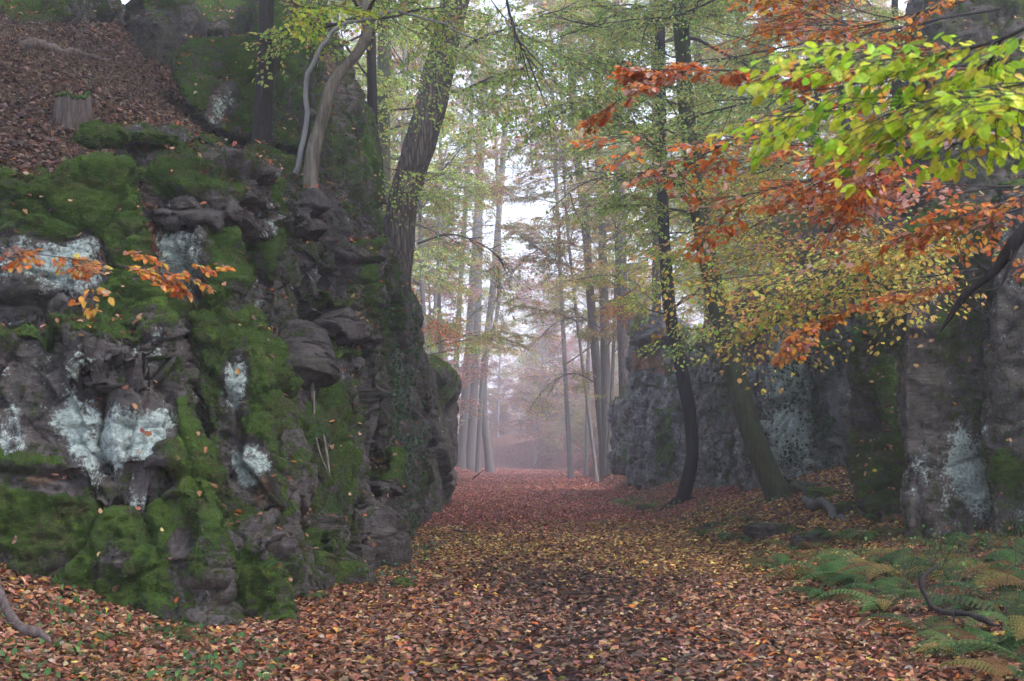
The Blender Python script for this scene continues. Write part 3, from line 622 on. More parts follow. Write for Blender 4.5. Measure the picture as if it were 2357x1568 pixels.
def resample(pts, n):
    pts = np.asarray(pts, float)
    if len(pts) > 2:   # catmull-rom
        p = np.vstack([2 * pts[0] - pts[1], pts, 2 * pts[-1] - pts[-2]]); out = []
        m = len(pts) - 1
        for tt in np.linspace(0, m - 1e-6, n):
            k = int(tt); f = tt - k; a, b, c, d = p[k], p[k + 1], p[k + 2], p[k + 3]
            out.append(.5 * (2 * b + (c - a) * f + (2 * a - 5 * b + 4 * c - d) * f * f + (-a + 3 * b - 3 * c + d) * f ** 3))
        return np.array(out)
    t = np.linspace(0, 1, n)[:, None]; return pts[0] * (1 - t) + pts[1] * t

# one flat beech spray, length 1 along +X, twigs as polylines, leaves both sides
def make_spray(seed, leaf=.085, nl=11, side=9):
    r = np.random.default_rng(seed); tw = []; lb = []; la = []
    def twig(p0, d, L, n, lv):
        pts = [p0]; dd = d.copy()
        for k in range(n):
            dd = nrm(dd + np.array([0, .10 * r.standard_normal(), .06 * r.standard_normal() - .03])); pts.append(pts[-1] + dd * L / n)
        pts = np.array(pts); tw.append(pts)
        for k in range(1, n + 1):
            sgn = 1 if k % 2 else -1
            t = nrm(pts[k] - pts[k - 1]); sd = np.array([-t[1], t[0], 0]) * sgn
            lb.append(pts[k]); la.append(nrm(t * .75 + sd * .8 + np.array([0, 0, -.10 + .15 * r.standard_normal()])))
        lb.append(pts[-1]); la.append(t)
        return pts
    main = twig(np.zeros(3), np.array([1.0, 0, 0]), 1.0, nl, True)
    for k in range(1, nl):
        sgn = 1 if k % 2 else -1
        t = nrm(main[k] - main[k - 1]); sd = np.array([-t[1], t[0], 0]) * sgn
        L = (.62 * (1 - k / nl) + .10) * r.uniform(.75, 1.2)
        twig(main[k], nrm(t * .75 + sd * .75 + np.array([0, 0, .05 * r.standard_normal()])), L, max(2, int(L / .085)), True)
    return tw, np.array(lb), np.array(la)
SPRAYS = [make_spray(s) for s in range(6)]
def place_sprays(acc_l, acc_t, o, d, up, L, rng, pal, leaf=.075, keep=1.0, tw_r=.004, twcol=(.05, .04, .035), jit=.2, width=.62, curl=.06, droop=.25, twigs=True, coh=.0):
    """o,d,up (N,3), L (N,) spray placement"""
    d = nrm(d); s = nrm(np.cross(up, d)); u = np.cross(d, s)
    which = rng.integers(0, len(SPRAYS), len(o))
    for k, (tw, lb, la) in enumerate(SPRAYS):
        m = np.nonzero(which == k)[0]
        if not len(m): continue
        O, D, S, U, l = o[m], d[m], s[m], u[m], L[m]
        F = np.stack([D, S, U], 1)                       # rows: local axes
        B = np.einsum('kj,nji->nki', lb, F) * l[:, None, None] + O[:, None]
        A = np.einsum('kj,nji->nki', la, F)
        kp = rng.random(B.shape[:2]) < keep
        B = B[kp]; A = A[kp]; UU = np.repeat(U[:, None], kp.shape[1], 1)[kp]
        n = len(B)
        if n:
            base_c = pick(pal, n, rng, jit)
            if coh > 0:
                cm = pick(pal, len(m), rng, jit); cm = np.repeat(cm[:, None], kp.shape[1], 1)[kp]
                same = rng.random(n) < coh; base_c[same] = cm[same] * (1 + .12 * rng.standard_normal((same.sum(), 1)))
            A = A + rng.standard_normal((n, 3)) * .22; A[:, 2] -= droop * rng.random(n)
            UU = nrm(UU + rng.standard_normal((n, 3)) * .38)
            acc_l.add(*_lf(leaf_geo(B, A, UU, leaf * rng.uniform(.6, 1.2, n), width, curl * rng.uniform(-.5, 1.6, n), np.clip(base_c, .004, .9))))
        if twigs:
            for pts in tw:
                if len(pts) < 2: continue
                W = np.einsum('kj,nji->nki', pts, F) * l[:, None, None] + O[:, None]   # N,K,3
                K = W.shape[1]; rr = tw_r * np.linspace(1, .35, K)
                tv = np.concatenate([W + U[:, None] * rr[None, :, None], W - U[:, None] * (rr * .5)[None, :, None] + S[:, None] * (rr * .87)[None, :, None], W - U[:, None] * (rr * .5)[None, :, None] - S[:, None] * (rr * .87)[None, :, None]], 1).reshape(len(m), 3, K, 3)
                nn_ = len(m); base = (np.arange(nn_) * 3 * K)[:, None, None]
                a = np.arange(K - 1)[None, :, None]; qs = []
                for i0, i1 in ((0, 1), (1, 2), (2, 0)):
                    qs.append(np.concatenate([base + i0 * K + a, base + i0 * K + a + 1, base + i1 * K + a + 1, base + i1 * K + a], -1).reshape(-1, 4))
                acc_t.add(tv.reshape(-1, 3), np.concatenate(qs), col=twcol)
def _lf(t): return t[0], t[1], None, t[2]

PAL = dict(
    lime=[(5, (.46, .66, .03)), (4, (.62, .74, .06)), (2, (.28, .50, .04)), (1.5, (.76, .66, .07)), (.8, (.72, .36, .06))],
    green=[(3, (.27, .46, .08)), (5, (.44, .62, .12)), (3.5, (.62, .68, .17)), (1.2, (.66, .52, .12)), (.6, (.55, .26, .10))],
    yellow=[(4, (.62, .50, .08)), (3, (.66, .40, .10)), (2, (.45, .50, .08)), (1.5, (.62, .25, .08)), (1, (.30, .42, .06))],
    orange=[(4, (.62, .20, .04)), (3, (.66, .33, .05)), (2, (.42, .10, .04)), (1, (.62, .48, .10)), (1, (.50, .26, .20))],
    rust=[(5, (.66, .17, .035)), (4, (.74, .26, .05)), (2, (.42, .10, .04)), (2, (.62, .38, .30)), (1, (.72, .42, .10))],
    pink=[(4, (.52, .26, .20)), (3, (.46, .17, .11)), (2, (.60, .36, .24)), (1, (.58, .48, .20))],
    mix=[(3, (.34, .46, .10)), (3, (.58, .50, .14)), (2, (.60, .34, .14)), (2, (.50, .20, .11)), (1, (.22, .36, .08))],
    litter=[(4, (.16, .060, .034)), (4, (.23, .105, .065)), (3, (.30, .17, .10)), (4, (.085, .042, .026)), (1.2, (.30, .095, .02)), (1, (.38, .25, .16)), (.5, (.45, .30, .06)), (.5, (.30, .22, .20))],
    littery=[(4, (.34, .19, .07)), (4, (.42, .27, .09)), (2, (.24, .10, .05)), (2, (.55, .42, .10)), (2, (.12, .06, .04)), (1, (.30, .13, .075))],
    litterr=[(4, (.24, .06, .05)), (3, (.34, .11, .09)), (3, (.14, .035, .035)), (2, (.42, .20, .18)), (1, (.40, .12, .04))],
    litterg=[(4, (.10, .055, .040)), (4, (.17, .10, .08)), (2, (.27, .18, .155)), (4, (.05, .03, .024)), (.8, (.28, .11, .04))],
    muddy=[(4, (.05, .03, .026)), (3, (.09, .05, .04)), (2, (.14, .085, .07)), (1, (.2, .12, .09)), (.4, (.35, .26, .06))],
)

for k_ in ('litter', 'littery', 'litterr', 'litterg', 'muddy'): PAL[k_] = [(w_, tuple((min(.8, 1.22 * q[0]), 1.18 * q[1], 1.12 * q[2]) if k_ != 'litterg' else (.85 * c for c in q))) for w_, q in PAL[k_]]
# ------------------------------------------------------------------ fallen leaves
def ground_normal(x, y):
    e = .12; z = H(x, y)
    return nrm(np.stack([-(H(x + e, y) - z) / e, -(H(x, y + e) - z) / e, np.ones_like(z)], -1)), z
def litter_field(name, x, y, pal, lmin, lmax, rng, lift=.012):
    n = len(x); nn, z = ground_normal(x, y)
    az = rng.uniform(0, 2 * np.pi, n)
    ax = np.stack([np.cos(az), np.sin(az), np.zeros(n)], -1)
    tiltv = nrm(nn + rng.standard_normal((n, 3)) * .33)
    ax = nrm(ax - tiltv * (ax * tiltv).sum(-1, keepdims=True))
    ln = rng.uniform(lmin, lmax, n) * (1 + .012 * np.maximum(0, y - 50))
    c = np.stack([x, y, z], -1) + nn * (lift + rng.random((n, 1)) * .03)
    col = np.zeros((n, 3))
    for k, (pl, mask) in enumerate(pal):
        m = mask; col[m] = pick(PAL[pl], m.sum(), rng, .25)
    a = Acc(); a.add(*_lf(leaf_geo(c - ax * ln[:, None] * .5, ax, tiltv, ln, rng.uniform(.5, .72, n), rng.uniform(-.16, .24, n), col)))
    return a
def visible(x, y, z, mar=60):
    dx = x - CAM[0]; dy = y - CAM[1]; dz = z - CAM[2]
    dep = dy * CT + dz * ST
    px = 1178 + FPX * dx / np.maximum(dep, .1); py = 784 - FPX * (dz * CT - dy * ST) / np.maximum(dep, .1)
    return (dep > 1) & (px > -mar * 6) & (px < 2356 + mar * 6) & (py > -mar * 3) & (py < 1568 + mar * 3)
def strew(n, x0, x1, y0, y1, rng, dens=None):
    x = rng.uniform(x0, x1, n); y = rng.uniform(y0, y1, n)
    if dens is not None:
        k = rng.random(n) < dens(x, y); x, y = x[k], y[k]
    k = visible(x, y, H(x, y)); return x[k], y[k]
rl = np.random.default_rng(77)
def mud(x, y):
    f = fbm(np.stack([x * 1.1, y * .8, x * 0], -1), 4, 91)
    core = np.exp(-((x - .7) / 1.25) ** 2) * (1 - sstep(18, 26, y))
    return np.clip(1.0 - .80 * core * sstep(-.3, .3, f + .15), .34, 1)
xs, ys = [], []
for (n, x0, x1, y0, y1) in ((56000, -5.6, 7.6, 8.6, 15), (46000, -5, 10, 15, 24), (26000, -3, 11, 24, 38), (20000, -3, 9, 38, 62), (18000, -6, 12, 62, 105), (24000, -9, 12, 105, 190)):
    a, b = strew(n, x0, x1, y0, y1, rl, mud); xs.append(a); ys.append(b)
x = np.concatenate(xs); y = np.concatenate(ys)
t1 = sstep(15, 21, y + fbm(np.stack([x * .5, y * .5, x * 0], -1), 3, 5) * 3); t2 = sstep(27, 37, y + fbm(np.stack([x * .5, y * .3, x * 0], -1), 3, 6) * 4)
t1 = t1 * (x > -3.5)
u = rl.random(len(x)); core_ = np.exp(-((x - .7) / 1.25) ** 2) * (1 - sstep(18, 26, y)); pm_ = rl.random(len(x)) < core_ * .6; py_ = (u < t1 * .72) & ~pm_; pr_ = (rl.random(len(x)) < t2 * .92) & ~pm_
far = sstep(18, 50, y)
acc = litter_field('fallen_leaves', x, y, [('litter', ~py_ & ~pr_), ('littery', py_ & ~pr_), ('litterr', pr_), ('muddy', pm_)], .05, .092, rl)
tag(acc.build('fallen_leaves', M['litter']), 'brown, yellow and russet beech leaves covering the path and its banks', 'fallen leaves', kind='stuff')
# slope above the near wall
x, y = strew(60000, -12, -3.1, 14.6, 31, rl)
x2, y2 = strew(14000, -6, -3.0, 30, 50, rl); x = np.concatenate([x, x2]); y = np.concatenate([y, y2])
acc = litter_field('fallen_leaves', x, y, [('litterg', np.ones(len(x), bool))], .055, .10, rl, .02)
tag(acc.build('fallen_leaves', M['litter']), 'dull brown leaf litter on the terrace and slope above the near rock wall', 'fallen leaves', kind='stuff')
x, y = strew(30000, 6, 16, 20, 60, rl)
acc = litter_field('fallen_leaves', x, y, [('litterg', np.ones(len(x), bool))], .06, .10, rl, .02)
tag(acc.build('fallen_leaves', M['litter']), 'brown leaf litter on the slope above the far rock wall', 'fallen leaves', kind='stuff')
# leaves caught on ledges
lc, ln_, la_ = np.concatenate([a[0] for a in LEDGE]), np.concatenate([a[1] for a in LEDGE]), np.concatenate([a[2] for a in LEDGE])
pr = np.clip(ln_[:, 2] - .55, 0, 1) * la_ * visible(lc[:, 0], lc[:, 1], lc[:, 2], 10) + .0006 * la_ * (ln_[:, 2] > .0)
pr[fbm(lc * 1.3, 3, 55) < -.15] *= .12
k = rl.choice(len(lc), 16000, p=pr / pr.sum())
n = len(k); nn = nrm(ln_[k] + rl.standard_normal((n, 3)) * .35); az = rl.standard_normal((n, 3)); ax = nrm(az - nn * (az * nn).sum(-1, keepdims=True))
acc = Acc(); ln = rl.uniform(.05, .095, n)
acc.add(*_lf(leaf_geo(lc[k] + ln_[k] * (.035 + .03 * rl.random((n, 1))) + rl.standard_normal((n, 3)) * .01 - ax * ln[:, None] / 2, ax, nn, ln, .62, rl.uniform(-.15, .25, n), pick(PAL['litter'], n, rl, .25) * 1.1)))
tag(acc.build('fallen_leaves', M['litter']), 'loose leaves caught on the ledges and tops of the rocks', 'fallen leaves', kind='stuff')

# ------------------------------------------------------------------ trees
def trunk_obj(name, pts, r0, r1, mat, parent, n=40, seg=18, bark=.08, flare=1.5, seed=0, origin=None):
    p = resample(pts, n); t = np.linspace(0, 1, n)
    h = np.concatenate([[0], np.cumsum(np.linalg.norm(np.diff(p, axis=0), axis=1))])
    rad = (r0 * (1 - t) + r1 * t) * (1 + (flare - 1) * np.exp(-h / max(r0 * 2.2, .1)))
    v, q = tube(p, rad, seg, bark=bark, seed=seed)
    a = Acc(); a.add(v, q)
    return a, p, rad
def limb_path(p0, d, L, rng, n=7, rise=.0, sag=.0, wob=.12):
    pts = [p0]; dd = nrm(d)
    for k in range(n):
        dd = nrm(dd + rng.standard_normal(3) * wob + np.array([0, 0, rise - sag * k / n])); pts.append(pts[-1] + dd * L / n)
    return np.array(pts)
def crown(tw, lf, p, rad, rng, n=14, h0=.35, L=(1.5, 4), pal='mix', leaf=.08, keep=.8, nsp=9, sl=(.5, 1.0), elev=(-.1, .6), az=None, azs=3.14, sag=.10, twr=.006, thick=1.0, subs=True, coh=.3, jit=.2, seg=5):
    O, D, Ls = [], [], []
    for i in range(n):
        t = h0 + (1 - h0) * rng.random() ** .8; k = min(int(t * (len(p) - 1)), len(p) - 2)
        a = (rng.uniform(0, 2 * np.pi) if az is None else az + rng.uniform(-azs, azs)); el = rng.uniform(*elev)
        d = np.array([math.cos(a) * math.cos(el), math.sin(a) * math.cos(el), math.sin(el)])
        ll = rng.uniform(*L) * (1.15 - .6 * t)
        lp = limb_path(p[k], d, ll, rng, 8, .02, sag, .13)
        r_ = min(rad[k] * .45, .012 + ll * .011 * thick) * np.linspace(1, .2, 9)
        tw.add(*tube(lp, r_, seg), col=(.05, .045, .04))
        paths = [(lp, ll)]
        if subs:
            for j in range(int(2 + ll * 1.3)):
                kk = rng.integers(2, 8); dd = nrm(lp[kk] - lp[kk - 1]); sd = np.cross(dd, [0, 0, 1.0]) * (1 if j % 2 else -1)
                l2 = ll * rng.uniform(.25, .5); q = limb_path(lp[kk], nrm(dd * .7 + sd * .9 + rng.standard_normal(3) * .15), l2, rng, 6, 0, sag, .12)
                tw.add(*tube(q, r_[kk] * .6 * np.linspace(1, .25, 7), 4), col=(.05, .045, .04)); paths.append((q, l2))
        for q, l in paths:
            m = max(2, int(nsp * l / 3))
            for _ in range(m):
                kk = rng.integers(len(q) // 3, len(q)); dd = nrm(q[kk] - q[kk - 1]); a2 = rng.uniform(.3, 1.1) * (1 if rng.random() < .5 else -1)
                c_, s_ = math.cos(a2), math.sin(a2); dd = np.array([dd[0] * c_ - dd[1] * s_, dd[0] * s_ + dd[1] * c_, dd[2] * .5 - .05 + rng.normal() * .12])
                O.append(q[kk]); D.append(dd); Ls.append(rng.uniform(*sl))
    if O:
        O = np.array(O); D = np.array(D); up = nrm(np.array([0, 0, 1.0]) + rng.standard_normal((len(O), 3)) * .45)
        place_sprays(lf, tw, O, D, up, np.array(Ls), rng, PAL[pal] if isinstance(pal, str) else pal, leaf, keep, twr, jit=jit, coh=coh)
def tree(name, label, pts, r0, r1, mat, cat='tree', group=None, seed=1, crowns=(), bark=.07, seg=18, n=40, flare=1.5, tmat=None, roots=0):
    """pts world points of the trunk from the ground up"""
    rng = np.random.default_rng(seed); pts = np.asarray(pts, float)
    a, p, rad = trunk_obj('trunk', pts, r0, r1, mat, None, n, seg, bark, flare, seed)
    for k in range(roots):
        an = k / roots * 6.28 + rng.uniform(-.3, .3); L = r0 * rng.uniform(2, 4)
        q = []
        for s in np.linspace(0, 1, 7):
            x_, y_ = p[0][0] + math.cos(an) * (r0 * .6 + L * s), p[0][1] + math.sin(an) * (r0 * .6 + L * s)
            q.append([x_, y_, max(float(H(x_, y_)) - .02 - s * .05, p[0][2] - .6) + (1 - s) ** 2 * r0 * .9])
        a.add(*tube(np.array(q), r0 * .38 * np.linspace(1, .3, 7), 8, bark=.1, seed=seed + k))
    base = p[0].copy()
    root = empty(name, base); tag(root, label, cat, group)
    def kid(acc, nm, m, sm=False):
        acc.v = [v - base for v in acc.v]
        return acc.build(nm, m, root, sm)
    kid(a, 'trunk', M[mat], True)
    if crowns:
        tw, lf = Acc(), Acc()
        for c in crowns: crown(tw, lf, p, rad, rng, **c)
        if tw.n: kid(tw, 'branches', M[tmat or 'bark_mid'])
        if lf.n: kid(lf, 'crown', M['leaf'])
    return root
def GR(px, py, d0=8.0, d1=60.0, dz=0.0):
    """where the ray through a photograph pixel first meets the ground"""
    ds = np.linspace(d0, d1, 2600); q = P(np.full(2600, px), np.full(2600, py), ds); hit = np.nonzero(q[:, 2] < H(q[:, 0], q[:, 1]))[0]
    k = hit[0] if len(hit) else -1; r = q[k].copy(); r[2] = float(H(r[0], r[1])) + dz; return r
def GP(px, d, dz=-.1):
    """ground point below a photograph column at depth d"""
    x_ = (px - 1178) / FPX * d * (CT + 0.02); return np.array([x_, d, float(H(x_, d)) + dz])
def TP(*q): return np.array([P(*a) for a in q])
def up_to(pts, ztop, lean=None, rng=None):
    """continue a trunk beyond the frame to its real height"""
    pts = np.asarray(pts, float); d = nrm(pts[-1] - pts[-2])
    if lean is not None: d = nrm(d + np.array(lean))
    L = (ztop - pts[-1][2]) / max(d[2], .5); return np.vstack([pts, pts[-1] + d * L * .5, pts[-1] + d * L + np.array([.1, 0, 0])])

BIG = dict(elev=(.1, .7))
# --- near wall trees
tree('beech_tree', 'straight dark trunk rooted on the terrace between mossy block and curved beech', up_to(TP((600, 400, 20.5), (602, 345, 20.5), (606, 240, 20.6), (612, 100, 20.7), (614, 0, 20.8)), 17), .17, .08, 'bark_dark', seed=3, flare=1.15,
     crowns=[dict(n=12, h0=.78, L=(1.5, 4), pal='green', leaf=.085, nsp=9)])
tree('beech_tree', 'pale curved beech leaning out from the ledge with a looping silver side branch', up_to(TP((716, 470, 19.2), (714, 410, 19.2), (722, 345, 19.2), (742, 270, 19.2), (765, 195, 19.2), (815, 130, 19.3), (842, 85, 19.4), (843, 40, 19.5), (838, 0, 19.6)), 15), .105, .05, 'bark_pale', seed=4, flare=1.12, bark=.20, n=60,
     crowns=[dict(n=14, h0=.68, L=(1.5, 3.6), pal='green', leaf=.08, nsp=9, keep=.8)], tmat='bark_mid')
a = Acc(); q = resample(TP((684, 400, 19.3), (690, 330, 19.2), (703, 250, 19.1), (722, 150, 19.0), (770, 75, 19.1), (832, 48, 19.3), (920, 35, 19.4), (1000, 50, 19.5), (1060, 68, 19.6), (1110, 85, 19.7)), 40); q = q + np.stack([fbm(q * 2.2 + k_, 3, k_) for k_ in (1, 2, 3)], -1) * .09; a.add(*tube(q, np.linspace(.042, .010, 40), 10, bark=.12))
o = a.build('tree_branch', M['bark_silver'], smooth=True); tag(o, 'thin silver arching stem sweeping over beside the pale curved beech', 'branch')
tree('pine_tree', 'massive dark furrowed trunk leaning over the path from the rock wall', up_to(TP((893, 790, 33.4), (897, 700, 33.5), (912, 570, 33.6), (935, 440, 33.6), (965, 330, 33.6), (1005, 180, 33.7), (1045, 0, 33.8)), 26), .43, .30, 'bark_brown', seed=5, n=90, seg=44, bark=.09, flare=1.3,
     crowns=[dict(n=12, h0=.55, L=(2, 5), pal='green', leaf=.09, nsp=8)])
tree('beech_tree', 'thin dark crooked trunk close beside the mossy crag', up_to(TP((868, 470, 31.5), (866, 380, 31.5), (858, 300, 31.6), (855, 150, 31.6), (850, 0, 31.8)), 20), .15, .08, 'bark_dark', seed=6, crowns=[dict(n=8, h0=.4, L=(1.5, 3.5), pal='green', leaf=.08, nsp=7)])
tree('beech_tree', 'greenish grey trunk half hidden behind the massive leaning trunk', up_to([GP(885, 44), *TP((880, 400, 44), (882, 250, 44), (885, 100, 44), (880, 0, 44))], 26), .28, .15, 'bark_green', seed=7, crowns=[dict(n=10, h0=.35, L=(2, 4.5), pal='green', leaf=.09, nsp=8)])

# --- trio at the bend and the two dark trunks
tree('beech_tree', 'slim grey trunk at the bend, leaning away at the top, outermost of the trio', up_to([GP(1392, 82), *TP((1390, 1040, 82), (1378, 900, 82), (1360, 700, 82), (1345, 500, 82), (1322, 300, 82), (1312, 80, 82), (1310, 0, 82))], 33), .30, .16, 'bark_mid2', seed=8, n=60,
     crowns=[dict(n=34, h0=.25, L=(2.5, 6.5), pal='mix', leaf=.11, nsp=11, keep=.65)])
tree('beech_tree', 'slim straight dark trunk at the bend, middle of the trio', up_to([GP(1398, 81), *TP((1397, 1040, 81), (1393, 850, 81), (1386, 560, 81), (1376, 300, 81), (1374, 150, 81), (1372, 0, 81))], 33), .30, .16, 'bark_mid2', seed=9, n=60,
     crowns=[dict(n=34, h0=.25, L=(2.5, 6.5), pal='yellow', leaf=.11, nsp=11, keep=.65)])
tree('beech_tree', 'thinnest stem of the trio, slanting towards the grey buttress', [GP(1400, 80), *TP((1401, 1040, 80), (1408, 900, 80), (1415, 700, 80), (1422, 560, 80), (1440, 400, 80))], .15, .05, 'bark_mid2', seed=10,
     crowns=[dict(n=14, h0=.3, L=(1.2, 3), pal='mix', leaf=.10, nsp=9)])
tree('beech_tree', 'wet black trunk curving upward in front of the fractured slabs', up_to(TP((1566, 1175, 38.6), (1574, 1140, 38.6), (1592, 1050, 38.6), (1588, 960, 38.8), (1568, 850, 39), (1545, 740, 39.2), (1534, 640, 39.4), (1524, 450, 39.6), (1521, 250, 39.6), (1517, 0, 39.8)), 23), .20, .13, 'bark_black', seed=11, n=80, seg=22, flare=1.35, roots=4,
     crowns=[dict(n=30, h0=.42, L=(1.5, 4.5), pal='green', leaf=.085, nsp=9, keep=.7)])
tree('beech_tree', 'big green-stained leaning trunk with a mossy foot beside the fallen log', up_to(TP((1812, 1185, 29.6), (1790, 1135, 29.6), (1760, 1075, 29.7), (1725, 980, 30), (1690, 850, 30.5), (1655, 720, 31), (1625, 580, 31.4), (1600, 430, 31.7), (1580, 250, 32), (1570, 100, 32.2), (1562, 0, 32.3)), 22), .25, .15, 'bark_green', seed=12, n=90, seg=28, flare=1.5, roots=5,
     crowns=[dict(n=30, h0=.55, L=(1.5, 5), pal='green', leaf=.085, nsp=9, keep=.7)])
# --- far group by the misty opening
for k, (pb, pt, d, r_, mt, lb) in enumerate([
    (1040, 1085, 124, .27, 'bark_mossy', 'slim bright green mossy trunk, first of the misty cluster'),
    (1062, 1100, 127, .40, 'bark_mid2', 'thick grey trunk in the misty cluster next to the mossy one'),
    (1082, 1120, 131, .46, 'bark_mid2', 'broad grey trunk in the middle of the misty cluster'),
    (1100, 1118, 128, .22, 'bark_mid2', 'slender trunk standing close in front of the broad misty trunk'),
    (1128, 1168, 134, .40, 'bark_mid2', 'grey trunk with flared foot, nearest the path in the misty cluster')]):
    cx_ = {0: (1060, 650, 1082, 300), 1: (1085, 700, 1110, 300), 2: (1098, 700, 1105, 300), 3: (1112, 850, 1150, 640), 4: (1112, 880, 1140, 600)}[k]
    tree('beech_tree', lb, up_to([GP(pb, d), P(cx_[0], cx_[1], d), P(cx_[2], cx_[3], d), P(pt + 10, 60, d)], 30), r_, r_ * .45, mt, seed=20 + k, n=40, seg=12, flare=1.2,
         crowns=[dict(n=16, h0=.25, L=(2.5, 6), pal=['mix', 'pink', 'mix', 'yellow', 'green'][k], leaf=.11, nsp=8, keep=.7)])
# --- trunks behind, on both banks: (px at base, depth, px at top, radius, bark, palette, label)
BG = [
    (1440, 72, 1420, .52, 'bark_brown', 'mix', 'stout purplish trunk in the haze behind the grey capstone'),
    (1500, 62, 1496, .34, 'bark_brown', 'green', 'reddish trunk behind the upper part of the black trunk'),
    (1632, 58, 1600, .36, 'bark_brown', 'green', 'rough dark trunk peeping out behind the green leaning trunk'),
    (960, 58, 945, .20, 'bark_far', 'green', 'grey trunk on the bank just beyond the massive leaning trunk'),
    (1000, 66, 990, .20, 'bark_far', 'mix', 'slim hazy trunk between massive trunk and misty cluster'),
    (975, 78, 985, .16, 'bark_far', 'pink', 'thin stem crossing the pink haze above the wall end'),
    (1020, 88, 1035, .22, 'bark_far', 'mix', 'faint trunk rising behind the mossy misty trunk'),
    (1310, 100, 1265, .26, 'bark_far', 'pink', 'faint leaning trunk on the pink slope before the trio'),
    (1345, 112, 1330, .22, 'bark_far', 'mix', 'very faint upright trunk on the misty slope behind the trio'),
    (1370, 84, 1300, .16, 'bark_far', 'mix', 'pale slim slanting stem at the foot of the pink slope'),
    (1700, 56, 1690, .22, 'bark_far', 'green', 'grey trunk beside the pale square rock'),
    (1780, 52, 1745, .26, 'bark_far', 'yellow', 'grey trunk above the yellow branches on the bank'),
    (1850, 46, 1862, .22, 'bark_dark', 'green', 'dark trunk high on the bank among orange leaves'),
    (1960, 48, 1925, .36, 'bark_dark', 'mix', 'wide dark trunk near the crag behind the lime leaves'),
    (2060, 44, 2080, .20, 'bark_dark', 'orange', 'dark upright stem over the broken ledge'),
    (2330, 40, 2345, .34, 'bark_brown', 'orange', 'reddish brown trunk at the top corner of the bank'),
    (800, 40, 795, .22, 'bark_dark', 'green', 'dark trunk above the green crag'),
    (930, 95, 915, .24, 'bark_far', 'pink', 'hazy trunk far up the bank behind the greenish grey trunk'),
]
for k, (pb, d, pt, r_, mt, pl, lb) in enumerate(BG):
    g0 = GP(pb, d); tp = P(pt, 0, d); rr_ = np.random.default_rng(300 + k)
    zt = max(tp[2] + 5, g0[2] + 17); f = (zt - g0[2]) / max(tp[2] - g0[2], 4)
    top = g0 + (tp - g0) * f; top[2] = zt
    mid = g0 * .5 + top * .5 + np.array([rr_.normal() * .5, 0, 0])
    dens = 30
    tree('beech_tree', lb, [g0, mid, top], r_ * .72, r_ * .3, mt, seed=40 + k, n=40, seg=14, flare=1.4,
         crowns=[dict(n=dens, h0=.22, L=(2, 5.5), pal=pl, leaf=.10 if d > 60 else .09, nsp=9, keep=.62)])
# --- tall trees added so their crowns shade the near part of the cutting
# --- far forest closing the cutting: a few source trees copied
protos = []
for k, (pl, hgt) in enumerate((('mix', 24), ('pink', 22), ('green', 23), ('yellow', 20), ('pink', 9), ('mix', 10))):
    g0 = np.zeros(3); tall = hgt > 12
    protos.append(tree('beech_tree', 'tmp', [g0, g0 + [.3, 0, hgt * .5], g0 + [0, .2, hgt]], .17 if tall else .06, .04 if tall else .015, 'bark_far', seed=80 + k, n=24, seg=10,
                       crowns=[dict(n=34 if tall else 26, h0=.12, L=(2.5, 6) if tall else (1.5, 3.6), elev=(0, .9), sag=.04, pal=pl, leaf=.16 if tall else .13, nsp=6, keep=.5, sl=(.8, 1.5), seg=4, twr=.012)]))
def copy_tree(o, parent=None):
    c = o.copy(); COL.objects.link(c)
    if parent: c.parent = parent
    for ch in list(o.children): copy_tree(ch, c)
    return c
shade_canopy = tree('beech_tree', 'tmp', [np.zeros(3), np.array([.2, .1, 12.0]), np.array([0, .2, 24.0])], .34, .08, 'bark_mid2', seed=95, n=24, seg=10,
              crowns=[dict(n=54, h0=.5, L=(4, 8.5), pal='green', leaf=.15, nsp=6, keep=.9, sl=(.9, 1.6), seg=4, twr=.012)])
rf = np.random.default_rng(9)
spots = []
for k in range(1400):
    d = 80 + 420 * rf.random() ** 1.3; x_ = rf.uniform(-10 - .16 * d, 12 + .17 * d)
    lo, hi = -4.2 - .008 * d, 6.0 + .012 * d
    bd = min(.0045 * max(0, d - 138) ** 2, 60); lo -= bd; hi -= bd
    if lo < x_ < hi: continue
    if any((x_ - a[0]) ** 2 + (d - a[1]) ** 2 < (4.0 if d < 120 else 5.0 if d < 200 else 7.5) ** 2 for a in spots): continue
    if not visible(np.array([x_]), np.array([d]), np.array([float(H(x_, d)) + 6]))[0]: continue
    spots.append((x_, d))
spots = [q for q in spots if q[1] < 220 or rf.random() < .5][:88]
for k in range(140):
    d = rf.uniform(175, 320); bd = min(.0045 * max(0, d - 138) ** 2, 60); x_ = 7 + .012 * d - bd + rf.uniform(0, 26)
    if any((x_ - a[0]) ** 2 + (d - a[1]) ** 2 < 10 for a in spots) or len(spots) > 118: continue
    spots.append((x_, d))
TALL = ['hazy tall beech rising from the misty slopes beyond the bend', 'faint young beech with sparse leaves in the mist beyond the bend']
